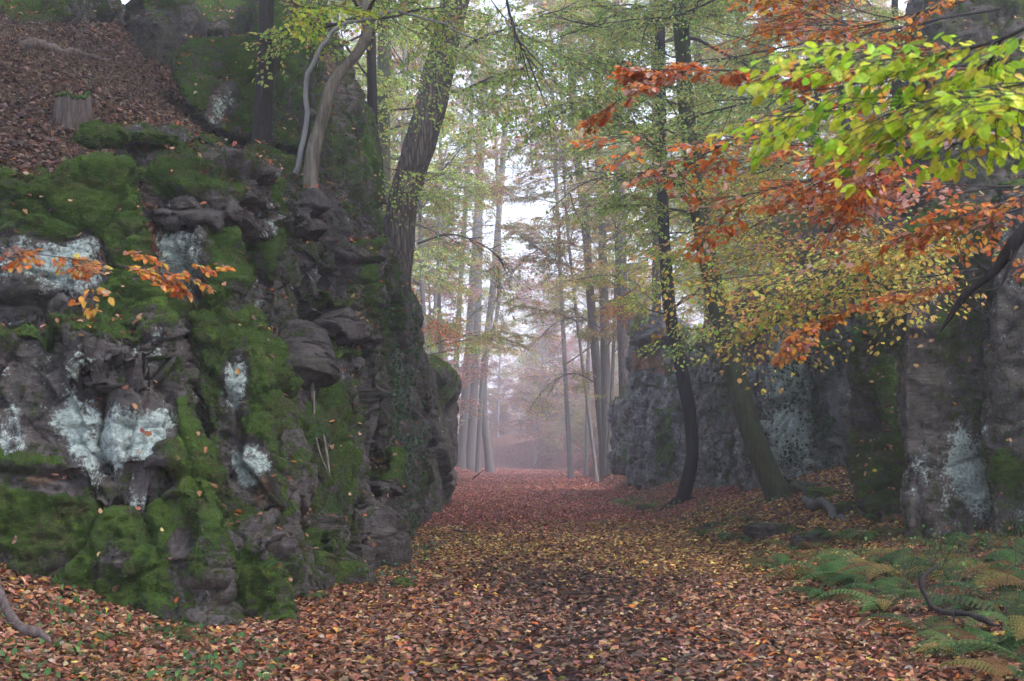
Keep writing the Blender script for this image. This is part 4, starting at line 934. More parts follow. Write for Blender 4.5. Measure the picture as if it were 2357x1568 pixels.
for k, (x_, d) in enumerate(spots):
    young = rf.random() < (.42 if k < 88 else .9); pi = rf.integers(4, 6) if young else rf.integers(0, 4)
    src = protos[pi]
    o = copy_tree(src); o.location = (x_, d, float(H(x_, d)) - .1); o.rotation_euler = (rf.normal() * .05, rf.normal() * .06, rf.uniform(0, 6.28)); s = rf.uniform(.85, 1.25); o.scale = (s, s, s)
    pxx = 1178 + FPX * x_ / d; hue = ('green-gold', 'pink-brown', 'pale green', 'golden yellow', 'pinkish', 'mixed green and gold')[pi]
    where = ('beyond the massive leaning trunk', 'between the massive trunk and the misty cluster', 'behind the misty cluster', 'over the end of the path', 'behind the trio of stems', 'behind the black trunk', 'behind the green leaning trunk')[int(np.searchsorted([900, 1040, 1180, 1310, 1450, 1600], pxx))]
    deep = 'clear-edged ' if d < 125 else 'hazy ' if d < 190 else 'faint ' if d < 270 else 'barely visible '
    tag(o, deep + ('young ' if young else 'tall ') + hue + ' beech ' + where, 'tree', 'misty young beeches beyond the bend' if young else 'misty tall beeches beyond the bend')
OH = [(-6.5, 9, 24), (10, 10, 24), (-9, 21, 22), (12.5, 32, 22), (-6.5, 1, 25), (9.5, -6, 24), (-10, 15, 24), (9.5, 18, 24), (11, 24, 22), (-12, 27, 20)]  # added trees rooted out of view; their dense crowns darken the near gorge
OL = ['tall beech on the terrace straight above the bottom corner', 'tall beech on the bank above the hooked branch', 'tall beech near the stump on the leafy slope', 'tall beech on the bank above the recessed wall', 'tall beech on the terrace above the corner bank', 'tall beech beside the viewer above the ferns', 'tall beech at the top of the leafy slope', 'tall beech above the tall slab', 'tall beech on the bank above the hollow rock', 'tall beech above the rounded boulder']
for k, (x_, d, h_) in enumerate(OH):
    o = copy_tree(shade_canopy); o.location = (x_, d, float(H(x_, d)) - .1); s = h_ / 24; o.scale = (s, s, s); o.rotation_euler = (0, 0, k * 1.3)
    tag(o, OL[k], 'tree', None)
rs = np.random.default_rng(31); ns_ = 0
for k in range(400):
    d = rs.uniform(138, 215); x_ = (rs.uniform(1120, 1440) - 1178) / FPX * d; bd = min(.0045 * max(0, d - 138) ** 2, 60)
    if x_ < 2.6 + .029 * d - bd + .5 or ns_ >= 34: continue
    ns_ += 1; pi = int(rs.integers(4, 6)); o = copy_tree(protos[pi]); o.location = (x_, d, float(H(x_, d)) - .1); s = rs.uniform(.3, .62); o.scale = (s * 1.2, s * 1.2, s); o.rotation_euler = (0, 0, rs.uniform(0, 6.28))
    pxx = 1178 + FPX * x_ / d; where = ('near the misty cluster', 'over the path end', 'in the middle of the bank', 'toward the trio')[int(np.searchsorted([1180, 1260, 1340], pxx))]
    tag(o, ('pinkish', 'tawny')[pi - 4] + ' sapling on the misty bank ' + where + (', low on the slope' if float(H(x_, d)) < 2.2 else ', at the crest'), 'sapling', 'saplings on the misty bank')
for o in protos + [shade_canopy]:
    for ch in list(o.children): bpy.data.objects.remove(ch)
    bpy.data.objects.remove(o)

# ------------------------------------------------------------------ boughs reaching into the view
def bough(label, path, pal, L=(.35, .7), nsp=40, leaf=.07, keep=.9, r0=.02, seed=1, spread=.9, coh=.3, subs=5, group=None, start=.0, droop=.25, zj=.12, twr=.003, tilt=.15):
    rng = np.random.default_rng(seed); p = resample(path, 24); base = p[0].copy()
    tw, lf = Acc(), Acc(); tw.add(*tube(p - base, np.linspace(r0, r0 * .2, 24), 6)); paths = [p]
    for j in range(subs):
        k = rng.integers(4, 20); dd = nrm(p[k] - p[k - 1]); sd = nrm(np.cross(dd, [0, 0, 1.0])) * (1 if j % 2 else -1)
        q = limb_path(p[k], nrm(dd * .8 + sd * spread * .8 + [0, 0, rng.normal() * zj]), np.linalg.norm(p[-1] - p[0]) * rng.uniform(.2, .42), rng, 8, 0, .06, .08)
        tw.add(*tube(q - base, r0 * .5 * np.linspace(1, .3, 9), 5)); paths.append(q)
    O, D = [], []
    lens = np.array([np.linalg.norm(q[-1] - q[0]) for q in paths])
    for _ in range(max(2, int(nsp * (1.0 if p[:, 1].mean() < 12.5 else .6)))):
        q = paths[rng.choice(len(paths), p=lens / lens.sum())]; k = rng.integers(max(1, int(start * len(q))), len(q)); dd = nrm(q[k] - q[k - 1])
        a2 = rng.uniform(.15, 1.0) * (1 if rng.random() < .5 else -1); c_, s_ = math.cos(a2), math.sin(a2)
        O.append(q[k] - base); D.append([dd[0] * c_ - dd[1] * s_, dd[0] * s_ + dd[1] * c_, dd[2] * .8 + rng.normal() * zj])
    near_ = base[1] < 12.5; fL = 1.1 if near_ else 1.7; keep = keep * (.55 if near_ else 1); L = (L[0] * fL, L[1] * fL); O = np.array(O); D = np.array(D); up = nrm(np.array([0, -.25, 1.0]) + rng.standard_normal((len(O), 3)) * tilt)
    place_sprays(lf, tw, O, D, up, rng.uniform(*L, len(O)), rng, PAL[pal] if isinstance(pal, str) else pal, leaf, keep, twr, coh=coh, droop=droop)
    root = empty('beech_branch', base); tag(root, label, 'branch', group)
    tw.build('twigs', M['bark_mid'], root); lf.build('leaves', M['leaf'], root)
    return root
B = bough
B('bright lime branch reaching in from the upper corner, closest to the viewer', TP((2560, -60, 5.0), (2350, 70, 5.2), (2170, 130, 5.5), (1980, 190, 5.8), (1820, 240, 6.0)), 'lime', L=(.3, .5), nsp=26, leaf=.070, seed=1, subs=6, r0=.010, droop=.5, keep=.85)
B('second lime branch drooping just under the closest one', TP((2620, 120, 5.2), (2420, 180, 5.3), (2250, 215, 5.5), (2080, 270, 5.8)), 'lime', L=(.35, .6), nsp=18, leaf=.070, seed=2, subs=4, r0=.008, droop=.5, keep=.85)
B('long rust-red spray crossing in front of the two dark trunks', TP((2300, 150, 8.5), (2050, 155, 8.7), (1800, 165, 9.0), (1550, 160, 9.3), (1470, 165, 9.4)), 'rust', L=(.14, .26), nsp=46, leaf=.056, seed=3, subs=2, r0=.008, spread=.3)
B('rust-red branch with curled leaves below the lime leaves', TP((2500, 300, 8), (2200, 330, 8.2), (1950, 340, 8.5), (1700, 330, 8.8), (1590, 360, 9.0)), 'rust', L=(.3, .5), nsp=34, leaf=.065, seed=4, subs=6, r0=.010)
B('purple-brown branch with pinkish leaves over the dark slab', TP((2500, 420, 9), (2300, 430, 9.1), (2100, 420, 9.4), (1950, 420, 9.6)), [(4, (.46, .14, .07)), (4, (.62, .40, .34)), (3, (.66, .24, .06))], L=(.3, .6), nsp=34, leaf=.06, seed=5, subs=6, r0=.010)
B('orange branch sloping down below the pinkish one', TP((2520, 400, 8.5), (2330, 460, 8.8), (2180, 510, 9.0), (2060, 560, 9.2)), 'orange', L=(.18, .36), nsp=18, leaf=.06, seed=6, subs=4, r0=.010)
B('low orange and yellow twig drooping across the tall slab', TP((2420, 590, 10), (2250, 640, 10), (2050, 680, 10.2), (1930, 720, 10.3)), 'orange', L=(.12, .24), nsp=26, leaf=.055, seed=7, subs=1, r0=.006, spread=.3, zj=.05)
B('orange and gold branch at the top edge above the lime leaves', TP((2350, -40, 9), (2150, 20, 9.2), (1950, 60, 9.5), (1800, 0, 9.8)), 'orange', L=(.3, .6), nsp=34, leaf=.06, seed=8, subs=5, r0=.010)
B('small group of burnt orange leaves pointing at the leaning trunk', TP((2150, 380, 9), (1950, 400, 9.1), (1800, 430, 9.2), (1670, 460, 9.3)), 'rust', L=(.2, .35), nsp=14, leaf=.06, seed=9, subs=2, r0=.006, spread=.4)
yb = [((2350, 560, 17), (2100, 590, 17.5), (1850, 620, 18), (1610, 650, 19)), ((2300, 430, 17), (2050, 470, 18), (1850, 480, 18.5), (1640, 530, 19)), ((2250, 620, 16), (2050, 650, 16.5), (1850, 690, 17), (1750, 720, 17)),
      ((2150, 300, 20), (1950, 350, 20.5), (1800, 380, 21), (1680, 430, 21)), ((2350, 480, 15), (2150, 540, 15.5), (1980, 600, 16), (1850, 650, 16.5)), ((2100, 500, 21), (1950, 540, 21), (1800, 570, 22), (1680, 600, 22))]
YL = ['gold-tipped branch reaching across the green leaning trunk', 'yellow branch with its tip on the leaning trunk, under the burnt orange leaves', 'yellow branch hanging in front of the ferns on the cliff top', 'yellow-green branch just beneath the rust-red leaves', 'yellow spray over the dark brambly bank', 'small yellow branch near the dark broken ledge']
for k, q in enumerate(yb):
    B(YL[k], TP(*q), 'yellow', L=(.4, .85), nsp=44, leaf=.072, seed=30 + k, subs=7, r0=.016, droop=.4)
gb = [((2100, 60, 26), (1900, 90, 27), (1700, 130, 28), (1500, 170, 29)), ((1900, 200, 24), (1750, 230, 25), (1600, 270, 26), (1450, 330, 27)), ((1750, -60, 28), (1600, 20, 29), (1450, 60, 30), (1300, 60, 31)),
      ((1600, 620, 30), (1560, 600, 30), (1520, 640, 30), (1480, 700, 30)), ((1700, 700, 27), (1650, 740, 27), (1590, 770, 27), (1540, 790, 27)), ((1560, 180, 33), (1450, 210, 33), (1330, 240, 33), (1230, 300, 33)),
      ((1500, 90, 36), (1400, 20, 36), (1330, 20, 36), (1200, 60, 36)), ((1150, -80, 22), (1180, 60, 22), (1215, 140, 22), (1290, 330, 22)), ((2300, 20, 22), (2100, 60, 22), (1950, 150, 23), (1800, 200, 23))]
GL = ['green branch over the top of the leaning trunk', 'green and yellow branch in front of the black trunk', 'leafy green branch spreading at the top edge above the trio', 'small green spray hanging beside the black trunk', 'green spray before the slabs, between black and leaning trunks', 'wide green layer of leaves high over the path', 'dark bent limb with green leaves near the top edge', 'thin dark hanging twig with sparse green leaves over the path', 'yellow-green branch behind the closest lime leaves']
for k, q in enumerate(gb):
    small = k in (3, 4); B(GL[k], TP(*q), 'green', L=(.35, .7) if small else (.5, 1.1), nsp=14 if small else 36, leaf=.078, seed=50 + k, subs=2 if small else 8, r0=.012 if small else .03, droop=.35, keep=.7 if k == 7 else .9)
tb = [((1030, 560, 98), (1110, 520, 98), (1190, 540, 98), (1260, 600, 98)), ((1050, 760, 100), (1120, 700, 100), (1200, 690, 100), (1270, 720, 100)), ((1380, 600, 79), (1310, 560, 79), (1230, 580, 79), (1170, 640, 79)),
      ((1390, 760, 78), (1330, 730, 78), (1270, 750, 78), (1220, 800, 78)), ((960, 560, 46), (1040, 540, 46), (1120, 570, 46), (1180, 620, 46)), ((1540, 420, 44), (1430, 400, 46), (1330, 430, 48), (1250, 500, 50)),
      ((1100, 330, 70), (1180, 300, 70), (1260, 330, 70), (1320, 400, 70)), ((1370, 880, 77), (1320, 860, 77), (1270, 880, 77), (1225, 930, 77))]
TL = ['high arching twiggy bough of the misty cluster over the path', 'low bough of the misty cluster with a few yellow leaves', 'twiggy bough arching from the trio toward the misty cluster', 'low drooping bough of the trio with pale leaves', 'fine dark bough reaching from the wall end across the mist', 'long twiggy bough from the black trunk over the path', 'sparse bough high in the bright gap', 'lowest pale spray beside the foot of the trio']
for k, q in enumerate(tb):
    B(TL[k], TP(*q), ('mix', 'yellow', 'pink', 'yellow', 'mix', 'mix', 'pink', 'yellow')[k], L=(.9, 1.7), nsp=44, leaf=.11, seed=120 + k, subs=10, r0=.045, keep=.42, twr=.006, tilt=.5, droop=.4, zj=.35)
lb_ = [((850, -60, 24), (900, 40, 24), (980, 80, 24), (1100, 100, 24)), ((1100, -40, 26), (1180, 60, 26), (1280, 120, 26), (1380, 170, 26)), ((900, 120, 28), (950, 180, 28), (1050, 200, 28), (1120, 240, 28)),
       ((860, 330, 30), (880, 380, 30), (940, 400, 30), (990, 430, 30)), ((640, -40, 18), (680, 10, 18), (740, 20, 18), (790, 10, 18))]
LL = ['green spray spreading between the curved beech and the massive trunk', 'pale green layer of leaves at the top edge over the misty path', 'green spray in front of the massive leaning trunk', 'small green spray behind the mossy crag', 'lime twigs at the top edge beside the straight dark trunk']
for k, q in enumerate(lb_):
    B(LL[k], TP(*q), 'lime' if k == 4 else 'green', L=(.3, .6) if k == 4 else (.5, 1.0), nsp=[40, 60, 34, 22, 12][k], leaf=.078, seed=70 + k, subs=6, r0=.014, droop=.3)
B('orange-leaved twig reaching in over the big mossy rock mass', TP((-80, 540, 9.2), (60, 580, 9.1), (200, 600, 9.0), (330, 620, 9.0), (400, 640, 9.0)), 'orange', L=(.12, .24), nsp=16, leaf=.058, seed=90, subs=2, r0=.004, spread=.5, keep=.8)
B('thin twig tipped with a few glowing orange leaves before the middle block', TP((200, 560, 9.3), (330, 590, 9.3), (430, 605, 9.3), (515, 605, 9.3)), 'orange', L=(.08, .14), nsp=5, leaf=.055, seed=91, subs=0, r0=.003, keep=.6)
rb = [((940, 640, 44), (960, 700, 44), (1000, 740, 44), (1040, 760, 44)), ((1500, 640, 44), (1480, 640, 44), (1460, 660, 44), (1440, 690, 44))]
for k, q in enumerate(rb): B(['red-brown leafy twig over the end of the rock wall', 'orange leafy twig above the capstone'][k], TP(*q), 'rust' if k == 0 else 'orange', L=(.5, .9), nsp=20, leaf=.09, seed=95 + k, subs=3, r0=.012)
# bare dark limb at the edge
def stick(name, label, path, r0, r1, mat='bark_dark', cat='branch', seed=0, forks=()):
    r_ = np.random.default_rng(seed + 50); a = Acc(); q = resample(path, 48); LL_ = np.linalg.norm(q[-1] - q[0]); jt = fbm(q * 6 / max(LL_, .3) + seed, 3, seed)[:, None] * .02 * LL_; q = q + jt * np.array([[.5, .2, 1.0]])
    rad = np.linspace(r0, r1, 48) * (1 + .18 * fbm(q * 9, 2, seed)); rad *= np.clip(np.minimum(np.arange(48), 47 - np.arange(48)) / 7, .06, 1) ** .6; a.add(*tube(q, rad, 12, bark=.35, seed=seed))
    for _ in range(4):
        k = r_.integers(6, 44); d_ = nrm(q[k] - q[k - 1] + r_.standard_normal(3) * .8); tq = limb_path(q[k], d_, LL_ * r_.uniform(.05, .16), r_, 5, 0, .1, .2); a.add(*tube(tq, rad[k] * .38 * np.linspace(1, .3, 6), 5))
    for f, rr_ in forks: q2 = resample(f, 12); a.add(*tube(q2, np.linspace(rr_, rr_ * .3, 12), 6, bark=.1, seed=seed))
    o = a.build(name, M[mat], smooth=True, origin=tuple(q[0])); return tag(o, label, cat)
stick('tree_branch', 'bare dark limb slanting down across the edge of the tall slab', TP((2440, 440, 8.5), (2350, 540, 8.5), (2290, 620, 8.6), (2220, 680, 8.7), (2160, 770, 8.8)), .045, .014, forks=[(TP((2350, 545, 8.5), (2320, 620, 8.5), (2300, 660, 8.5), (2270, 670, 8.5)), .014)])

# ------------------------------------------------------------------ ferns
def fern_mesh(seed, nf=7, L=.6, pal=((.030, .095, .022), (.055, .145, .032), (.024, .07, .02), (.08, .15, .045), (.05, .13, .025), (.17, .13, .035), (.13, .07, .025)), lean=None, nmat='fern'):
    r = np.random.default_rng(seed); a = Acc()
    for f in range(nf):
        az = r.uniform(0, 6.28) if lean is None else lean + r.normal() * .8; l = L * r.uniform(.65, 1.15); el = r.uniform(.7, 1.2)
        n = 20; pts = [np.zeros(3)]; e = el
        for k in range(n): pts.append(pts[-1] + np.array([math.cos(az) * math.cos(e), math.sin(az) * math.cos(e), math.sin(e)]) * l / n); e -= (1.5 * el + .25) / n
        pts = np.array(pts); t = nrm(np.gradient(pts, axis=0)); s = np.array([-math.sin(az), math.cos(az), 0.0]); rollv = r.normal() * .25
        s = nrm(s + np.array([0, 0, rollv])); up = nrm(np.cross(t, s)) * 1.0
        c0 = np.array(pal[r.integers(len(pal))]) * r.uniform(.8, 1.3)
        tb = tube(pts, np.linspace(.0045, .0012, n + 1), 3); a.add(tb[0], tb[1], col=c0 * 1.1)
        for k in range(3, n + 1):
            u_ = k / n; w_ = l * .30 * math.sin(min(1, (u_ - .05) * 2.6) * 1.57) * (1 - u_) ** .75 + .006
            for sg in (1, -1):
                d = nrm(s * sg + t[k] * .35 + up[k] * -.10); side = nrm(np.cross(up[k], d))
                m = max(3, int(w_ / .016)); j = np.arange(m); ww = .017 * (1 - .6 * j / m) * (1 + .3 * r.random()) * l / .6
                b0 = pts[k] + d * (w_ * j / m)[:, None] - up[k] * (.18 * w_ * (j / m) ** 2)[:, None]
                b1 = pts[k] + d * (w_ * (j + .85) / m)[:, None] - up[k] * (.18 * w_ * ((j + 1) / m) ** 2)[:, None]
                for s2 in (1, -1):
                    tip = (b0 + b1) / 2 + side * (s2 * ww)[:, None] + d * (.35 * ww)[:, None]
                    a.add(np.concatenate([b0, b1, tip]), tris=np.stack([j, j + m, j + 2 * m], -1), col=c0 * r.uniform(.85, 1.15))
    return a
FP = []
for s in range(5):
    a = fern_mesh(200 + s, 7 + s % 3, .62); FP.append(mesh_np('fern_plant', np.concatenate(a.v), [np.concatenate(a.q), np.concatenate(a.t)], M['fern'], {'Col': np.concatenate(a.c)}))
a = fern_mesh(220, 6, .7, lean=0); FH = mesh_np('fern_plant', np.concatenate(a.v), [np.concatenate(a.q), np.concatenate(a.t)], M['fern'], {'Col': np.concatenate(a.c)})
def fern(loc, label, s=1.0, me=None, rz=None, tilt=0, group=None):
    o = link('fern_plant', me or FP[random.randrange(5)]); o.location = [float(c) for c in loc]; o.scale = (s, s, s)
    o.rotation_euler = (tilt, 0, random.uniform(0, 6.28) if rz is None else rz); return tag(o, label, 'fern', group)
fl = [(1850, 16.8, 1.2), (1905, 15.8, 1.1), (1960, 15.2, 1.0), (1990, 16.8, 1.1), (2050, 15.6, 1.2), (2120, 16.2, 1.0), (2010, 13.6, .9), (2170, 14.6, 1.1), (2230, 15.8, 1.0), (2290, 14.4, 1.1), (2200, 12.8, .9), (2300, 11.8, 1.0),
      (2350, 13.2, 1.0), (2250, 10.6, .8), (2330, 10.0, .9), (2370, 10.8, .9), (2140, 13.4, .8), (1800, 17.6, .8), (1880, 14.8, .8), (2080, 17.4, 1.0), (2330, 16.4, 1.0), (1820, 20.5, .8), (1900, 21, .8), (1960, 20, .9), (2040, 20, .8), (2000, 22, .7), (2150, 18, .9), (1780, 19, .7), (2240, 17.6, .9), (2100, 11.8, .7), (2180, 10.6, .7), (2290, 9.6, .7), (2010, 18.2, .8), (1930, 17.8, .8), (2270, 12.8, .9)]
for px, d, s in fl:
    col_ = ('beside the flat dark stone', 'below the hollow rock', 'below the near edge of the tall slab', 'around the hooked dark branch', 'under the purple-grey column')[int(np.searchsorted([1850, 2000, 2150, 2280], px))]
    row_ = 'lowest-row' if d < 11.5 else 'low-row' if d < 14 else 'middle-row' if d < 16.5 else 'upper-row'
    fern(GP(px, d, .0), ('large ' if s > .95 else 'small ') + row_ + ' green fern in the thicket ' + col_, s * 1.35, group='ferns below the tall slab')
for px, d, s, lb in [(1650, 24.5, .8, 'fern beside the path in front of the black trunk'), (1600, 27, .8, 'pale fern by the path edge below the black trunk'), (1725, 23, .7, 'fern at the stones below the leaning trunk'), (1430, 44, 1.3, 'low bluish fern at the foot of the grey buttress'),
                     (1710, 26.5, .8, 'fern between the two dark trunk feet'), (1460, 42, 1.0, 'small fern on the leaves before the grey buttress'), (1790, 19.8, .8, 'fern in front of the flat dark stone')]:
    fern(GP(px, d, 0), lb, s)
for px, py, d, s in [(1720, 730, 34, 1.8), (1770, 740, 33.6, 1.8), (1830, 760, 33, 1.6), (1880, 810, 32.2, 1.4), (1990, 790, 24.4, 1.3), (1940, 820, 25, 1.3), (2060, 810, 22.4, 1.0), (1760, 690, 35.8, 1.6), (2030, 740, 24.4, 1.2), (1860, 730, 33.4, 1.5)]:
    k_ = sorted([1720, 1770, 1830, 1880, 1990, 1940, 2060, 1760, 2030, 1860]).index(px); fern(P(px, py, d), ('first', 'second', 'third', 'fourth', 'fifth', 'sixth', 'seventh', 'eighth', 'ninth', 'tenth')[k_] + ' hanging fern along the far wall top, counted from the leaning trunk', s, FH, rz=-math.pi / 2 + random.uniform(-.5, .5), group='ferns hanging on the far wall')
for px, py, d, s, lb in [(640, 1310, 13.3, .45, 'small fern sprouting from the rock beside the path'), (555, 750, 14.6, .35, 'tiny fern on top of the leaning green buttress'), (915, 615, 23, .8, 'pale fern at the end of the ledge by the massive trunk'), (935, 1130, 24.5, .6, 'fern on the ivy-hung rock face'), (420, 880, 14.2, .5, 'dark green fern hanging in the fissure of the near wall')]:
    fern(P(px, py, d), lb, s, FH, rz=-math.pi / 2 + random.uniform(-.6, .6))
for px, d, s, lb in [(430, 12.4, .55, 'little fern on the leafy bank below the wall'), (720, 15.6, .5, 'little fern at the wall foot beside the path'), (470, 12.0, .4, 'small bright fern among leaves near the rock foot'), (260, 11.4, .4, 'tiny fern low on the leafy bank')]:
    fern(GP(px, d, 0), lb, s)

# ------------------------------------------------------------------ ivy, grass, twigs
def ivy(label, key, sel, n, rng, size=(.05, .09)):
    c, nn = ROCKS[key]; w_ = sel(c) * (nn[:, 1] < .3); k = rng.choice(len(c), n, p=w_ / w_.sum())
    dn = np.array([0, 0, -1.0]) + rng.standard_normal((n, 3)) * .6; u = nrm(nn[k] + rng.standard_normal((n, 3)) * .4)
    a = Acc(); a.add(*_lf(leaf_geo(c[k] + nn[k] * .07 * rng.uniform(.6, 2.0, (n, 1)), dn, u, rng.uniform(*size, n), .85, .08, pick([(3, (.03, .08, .035)), (2, (.06, .13, .06)), (1, (.10, .17, .12))], n, rng))))
    o = a.build('ivy', M['fern']); return tag(o, label, 'ivy')
def blob(px, py, d, r_):
    c0 = P(px, py, d)
    return lambda c: np.exp(-(((c - c0) / np.array(r_)) ** 2).sum(-1)) * (fbm(c * 2.5, 3, 8) > -.1)
ks = list(ROCKS)
ivk = [k_ for k_ in ks if k_.startswith('ivy-hung')][0]; rwk = [k_ for k_ in ks if k_.startswith('recessed')][0]
ivy('ivy trailing down the dark rock face beside the path', ivk, lambda c: blob(915, 900, 24, (.5, 3, 1.6))(c) + blob(925, 1150, 25, (.6, 3, .7))(c), 1500, rl)
ivy('dark ivy beside the long pale mint streak', rwk, lambda c: blob(1890, 880, 33.5, (.6, 2, 1.5))(c) + blob(1820, 1060, 33, (.8, 2, .3))(c), 1800, rl, (.06, .1))
def tufts(name, label, cx, cyy, cz, n, rng, h=(.12, .3), col=((.14, .09, .06), (.20, .15, .10), (.08, .05, .04)), wd=.004, hang=0.0, kind='stuff', cat='grass'):
    th = rng.uniform(0, 6.28, n); l = rng.uniform(*h, n); b = np.stack([cx, cyy, cz], -1)
    d = nrm(np.stack([np.cos(th) * .6, np.sin(th) * .6, np.ones(n) * (1 - 2 * (rng.random(n) < hang))], -1)); s = nrm(np.cross(d, rng.standard_normal((n, 3)))) * wd
    m1 = b + d * l[:, None] * .55; tip = m1 + nrm(d + np.stack([np.cos(th), np.sin(th), -.9 * np.ones(n)], -1) * .6) * l[:, None] * .45
    v = np.stack([b - s, b + s, m1 + s * .8, m1 - s * .8, tip], 1).reshape(-1, 3); i = np.arange(n)[:, None] * 5
    c = pick([(1, q) for q in col], n, rng); a = Acc(); a.add(v, i + np.array([[0, 1, 2, 3]]), i + np.array([[3, 2, 4]]), np.repeat(c, 5, 0))
    o = a.build(name, M['litter'] if cat != 'green' else M['fern']); return tag(o, label, 'grass', kind=kind)
x, y = strew(9000, -9, -3.2, 14.8, 24, rl, lambda a, b: np.where(fbm(np.stack([a, b, a * 0], -1), 2, 4) > 0.05, 1, .15)); tufts('dry_grass', 'thin dry grass and dead stalks on the terrace above the wall', x, y, H(x, y), len(x), rl, (.1, .35))
x, y = strew(1500, -5, -2.2, 9, 12.2, rl, lambda a, b: (fbm(np.stack([a * 2, b * 2, a * 0], -1), 2, 7) > .12) * 1.0); tufts('grass', 'short green grass blades among the leaves on the near bank', x, y, H(x, y), len(x), rl, (.05, .16), ((.04, .12, .03), (.08, .18, .05)), .003)
wl = ln_[:, 2] > .5; wl &= (lc[:, 1] < 34); kk = rl.choice(np.nonzero(wl)[0], 9000); tufts('moss_and_roots', 'fine roots and grass hanging over the rock edges', lc[kk, 0], lc[kk, 1] - .05, lc[kk, 2] + .03, len(kk), rl, (.08, .28), ((.05, .09, .02), (.12, .08, .05), (.07, .05, .035)), .0025, hang=.5)
def undergrowth(label, x, y, rng, h=.45, pal=((3, (.05, .14, .04)), (3, (.08, .20, .06)), (1, (.14, .26, .08)), (.6, (.25, .20, .06))), size=(.03, .065)):
    n = len(x); z = H(x, y) + rng.random(n) ** 1.5 * h + .02; c = np.stack([x, y, z], -1); ax = rng.standard_normal((n, 3)); ax[:, 2] -= .4
    a = Acc(); a.add(*_lf(leaf_geo(c, ax, nrm(np.array([0, -.3, 1.0]) + rng.standard_normal((n, 3)) * .5), rng.uniform(*size, n), rng.uniform(.6, .8, n), .08, pick(pal, n, rng))))
    k = rng.choice(n, n // 4, replace=False)
    b = np.stack([x[k], y[k], H(x[k], y[k])], -1); t = c[k]; s_ = np.array([.0022, 0, 0]); v = np.stack([b - s_, b + s_, t + s_, t - s_], 1).reshape(-1, 3); a.add(v, np.arange(4 * len(k)).reshape(-1, 4), col=(.09, .07, .04))
    tag(a.build('undergrowth', M['fern']), label, 'undergrowth', kind='stuff')
cl = lambda f, t: (lambda a, b: (fbm(np.stack([a * f, b * f, a * 0], -1), 3, 19) > t) * 1.0)
x, y = strew(5200, 3.0, 8.5, 9.5, 17.5, rl, lambda a, b: (fbm(np.stack([a * 1.2, b * 1.2, a * 0], -1), 3, 19) > -.05) * sstep(0, .8, a - 2.3 - .10 * b)); undergrowth('low green brambles and herbs filling the fern thicket', x, y, rl)
x, y = strew(1600, -5, -1.6, 9, 12.6, rl, cl(2.2, .2)); undergrowth('small green herbs poking through leaves on the near bank', x, y, rl, .14)
x, y = strew(900, -2.3, -1.2, 17, 24, rl, cl(1.5, .0)); undergrowth('creeping ivy and herbs at the foot of the wall beside the path', x, y, rl, .16, ((3, (.04, .12, .06)), (2, (.09, .19, .12))))
x, y = strew(2500, 3.6, 8, 24, 50, rl, cl(.8, .1)); undergrowth('scattered green herbs under the recessed wall', x, y, rl, .25, size=(.05, .09))
# brambles / bracken tangle on the far bank
def tangle(label, spots_, rng, n=60, L=(.4, 1.0), r_=.004, col=(.10, .06, .045)):
    a = Acc()
    for _ in range(n):
        c = spots_[rng.integers(len(spots_))]; p0 = np.array(c) + rng.standard_normal(3) * [.5, .5, .1]; q = limb_path(p0, np.array([rng.normal(), rng.normal() * .6, abs(rng.normal()) + .5]), rng.uniform(*L), rng, 6, 0, .35, .22)
        a.add(*tube(q, r_ * np.linspace(1, .4, 7), 3), col=col)
    o = a.build('dead_stems', M['bark_mid']); tag(o, label, 'dead stems', kind='stuff')
tangle('tangle of thin dead bramble stems below the tall slab', [GP(p_, d_, 0) for p_, d_ in ((2150, 15), (2250, 14), (2300, 12), (2200, 12.5), (2350, 11), (2100, 17), (2050, 15))], rl, 160)
tangle('brown dead stems tangled on the bank under the yellow branches', [P(*c) for c in ((1750, 600, 37), (1850, 560, 37), (1950, 560, 34), (2000, 650, 30), (2050, 560, 30), (1800, 660, 36), (1900, 640, 34), (2100, 420, 27), (1980, 460, 37))], rl, 420, (.5, 1.4), .006, (.16, .10, .08))
tangle('dead stalks on the leafy terrace near the stump', [GP(p_, d_, 0) for p_, d_ in ((60, 19), (30, 21), (120, 22), (0, 24), (200, 20), (40, 17))], rl, 160, (.3, .9), .004, (.2, .14, .11))

a = Acc()
for _ in range(420):
    d_ = rl.uniform(9, 30); x_ = rl.uniform(-3, 6); L_ = rl.uniform(.08, .35); an = rl.uniform(0, 6.28)
    q = np.array([[x_ + math.cos(an) * L_ * t + rl.normal() * .008, d_ + math.sin(an) * L_ * t + rl.normal() * .008, 0] for t in np.linspace(0, 1, 5)]); q[:, 2] = H(q[:, 0], q[:, 1]) + .035 + .01 * rl.random()
    a.add(*tube(q, rl.uniform(.002, .006) * np.linspace(1, .5, 5), 4))
tag(a.build('twigs', M['wood']), 'thin broken twigs strewn over the fallen leaves', 'twigs', kind='stuff')
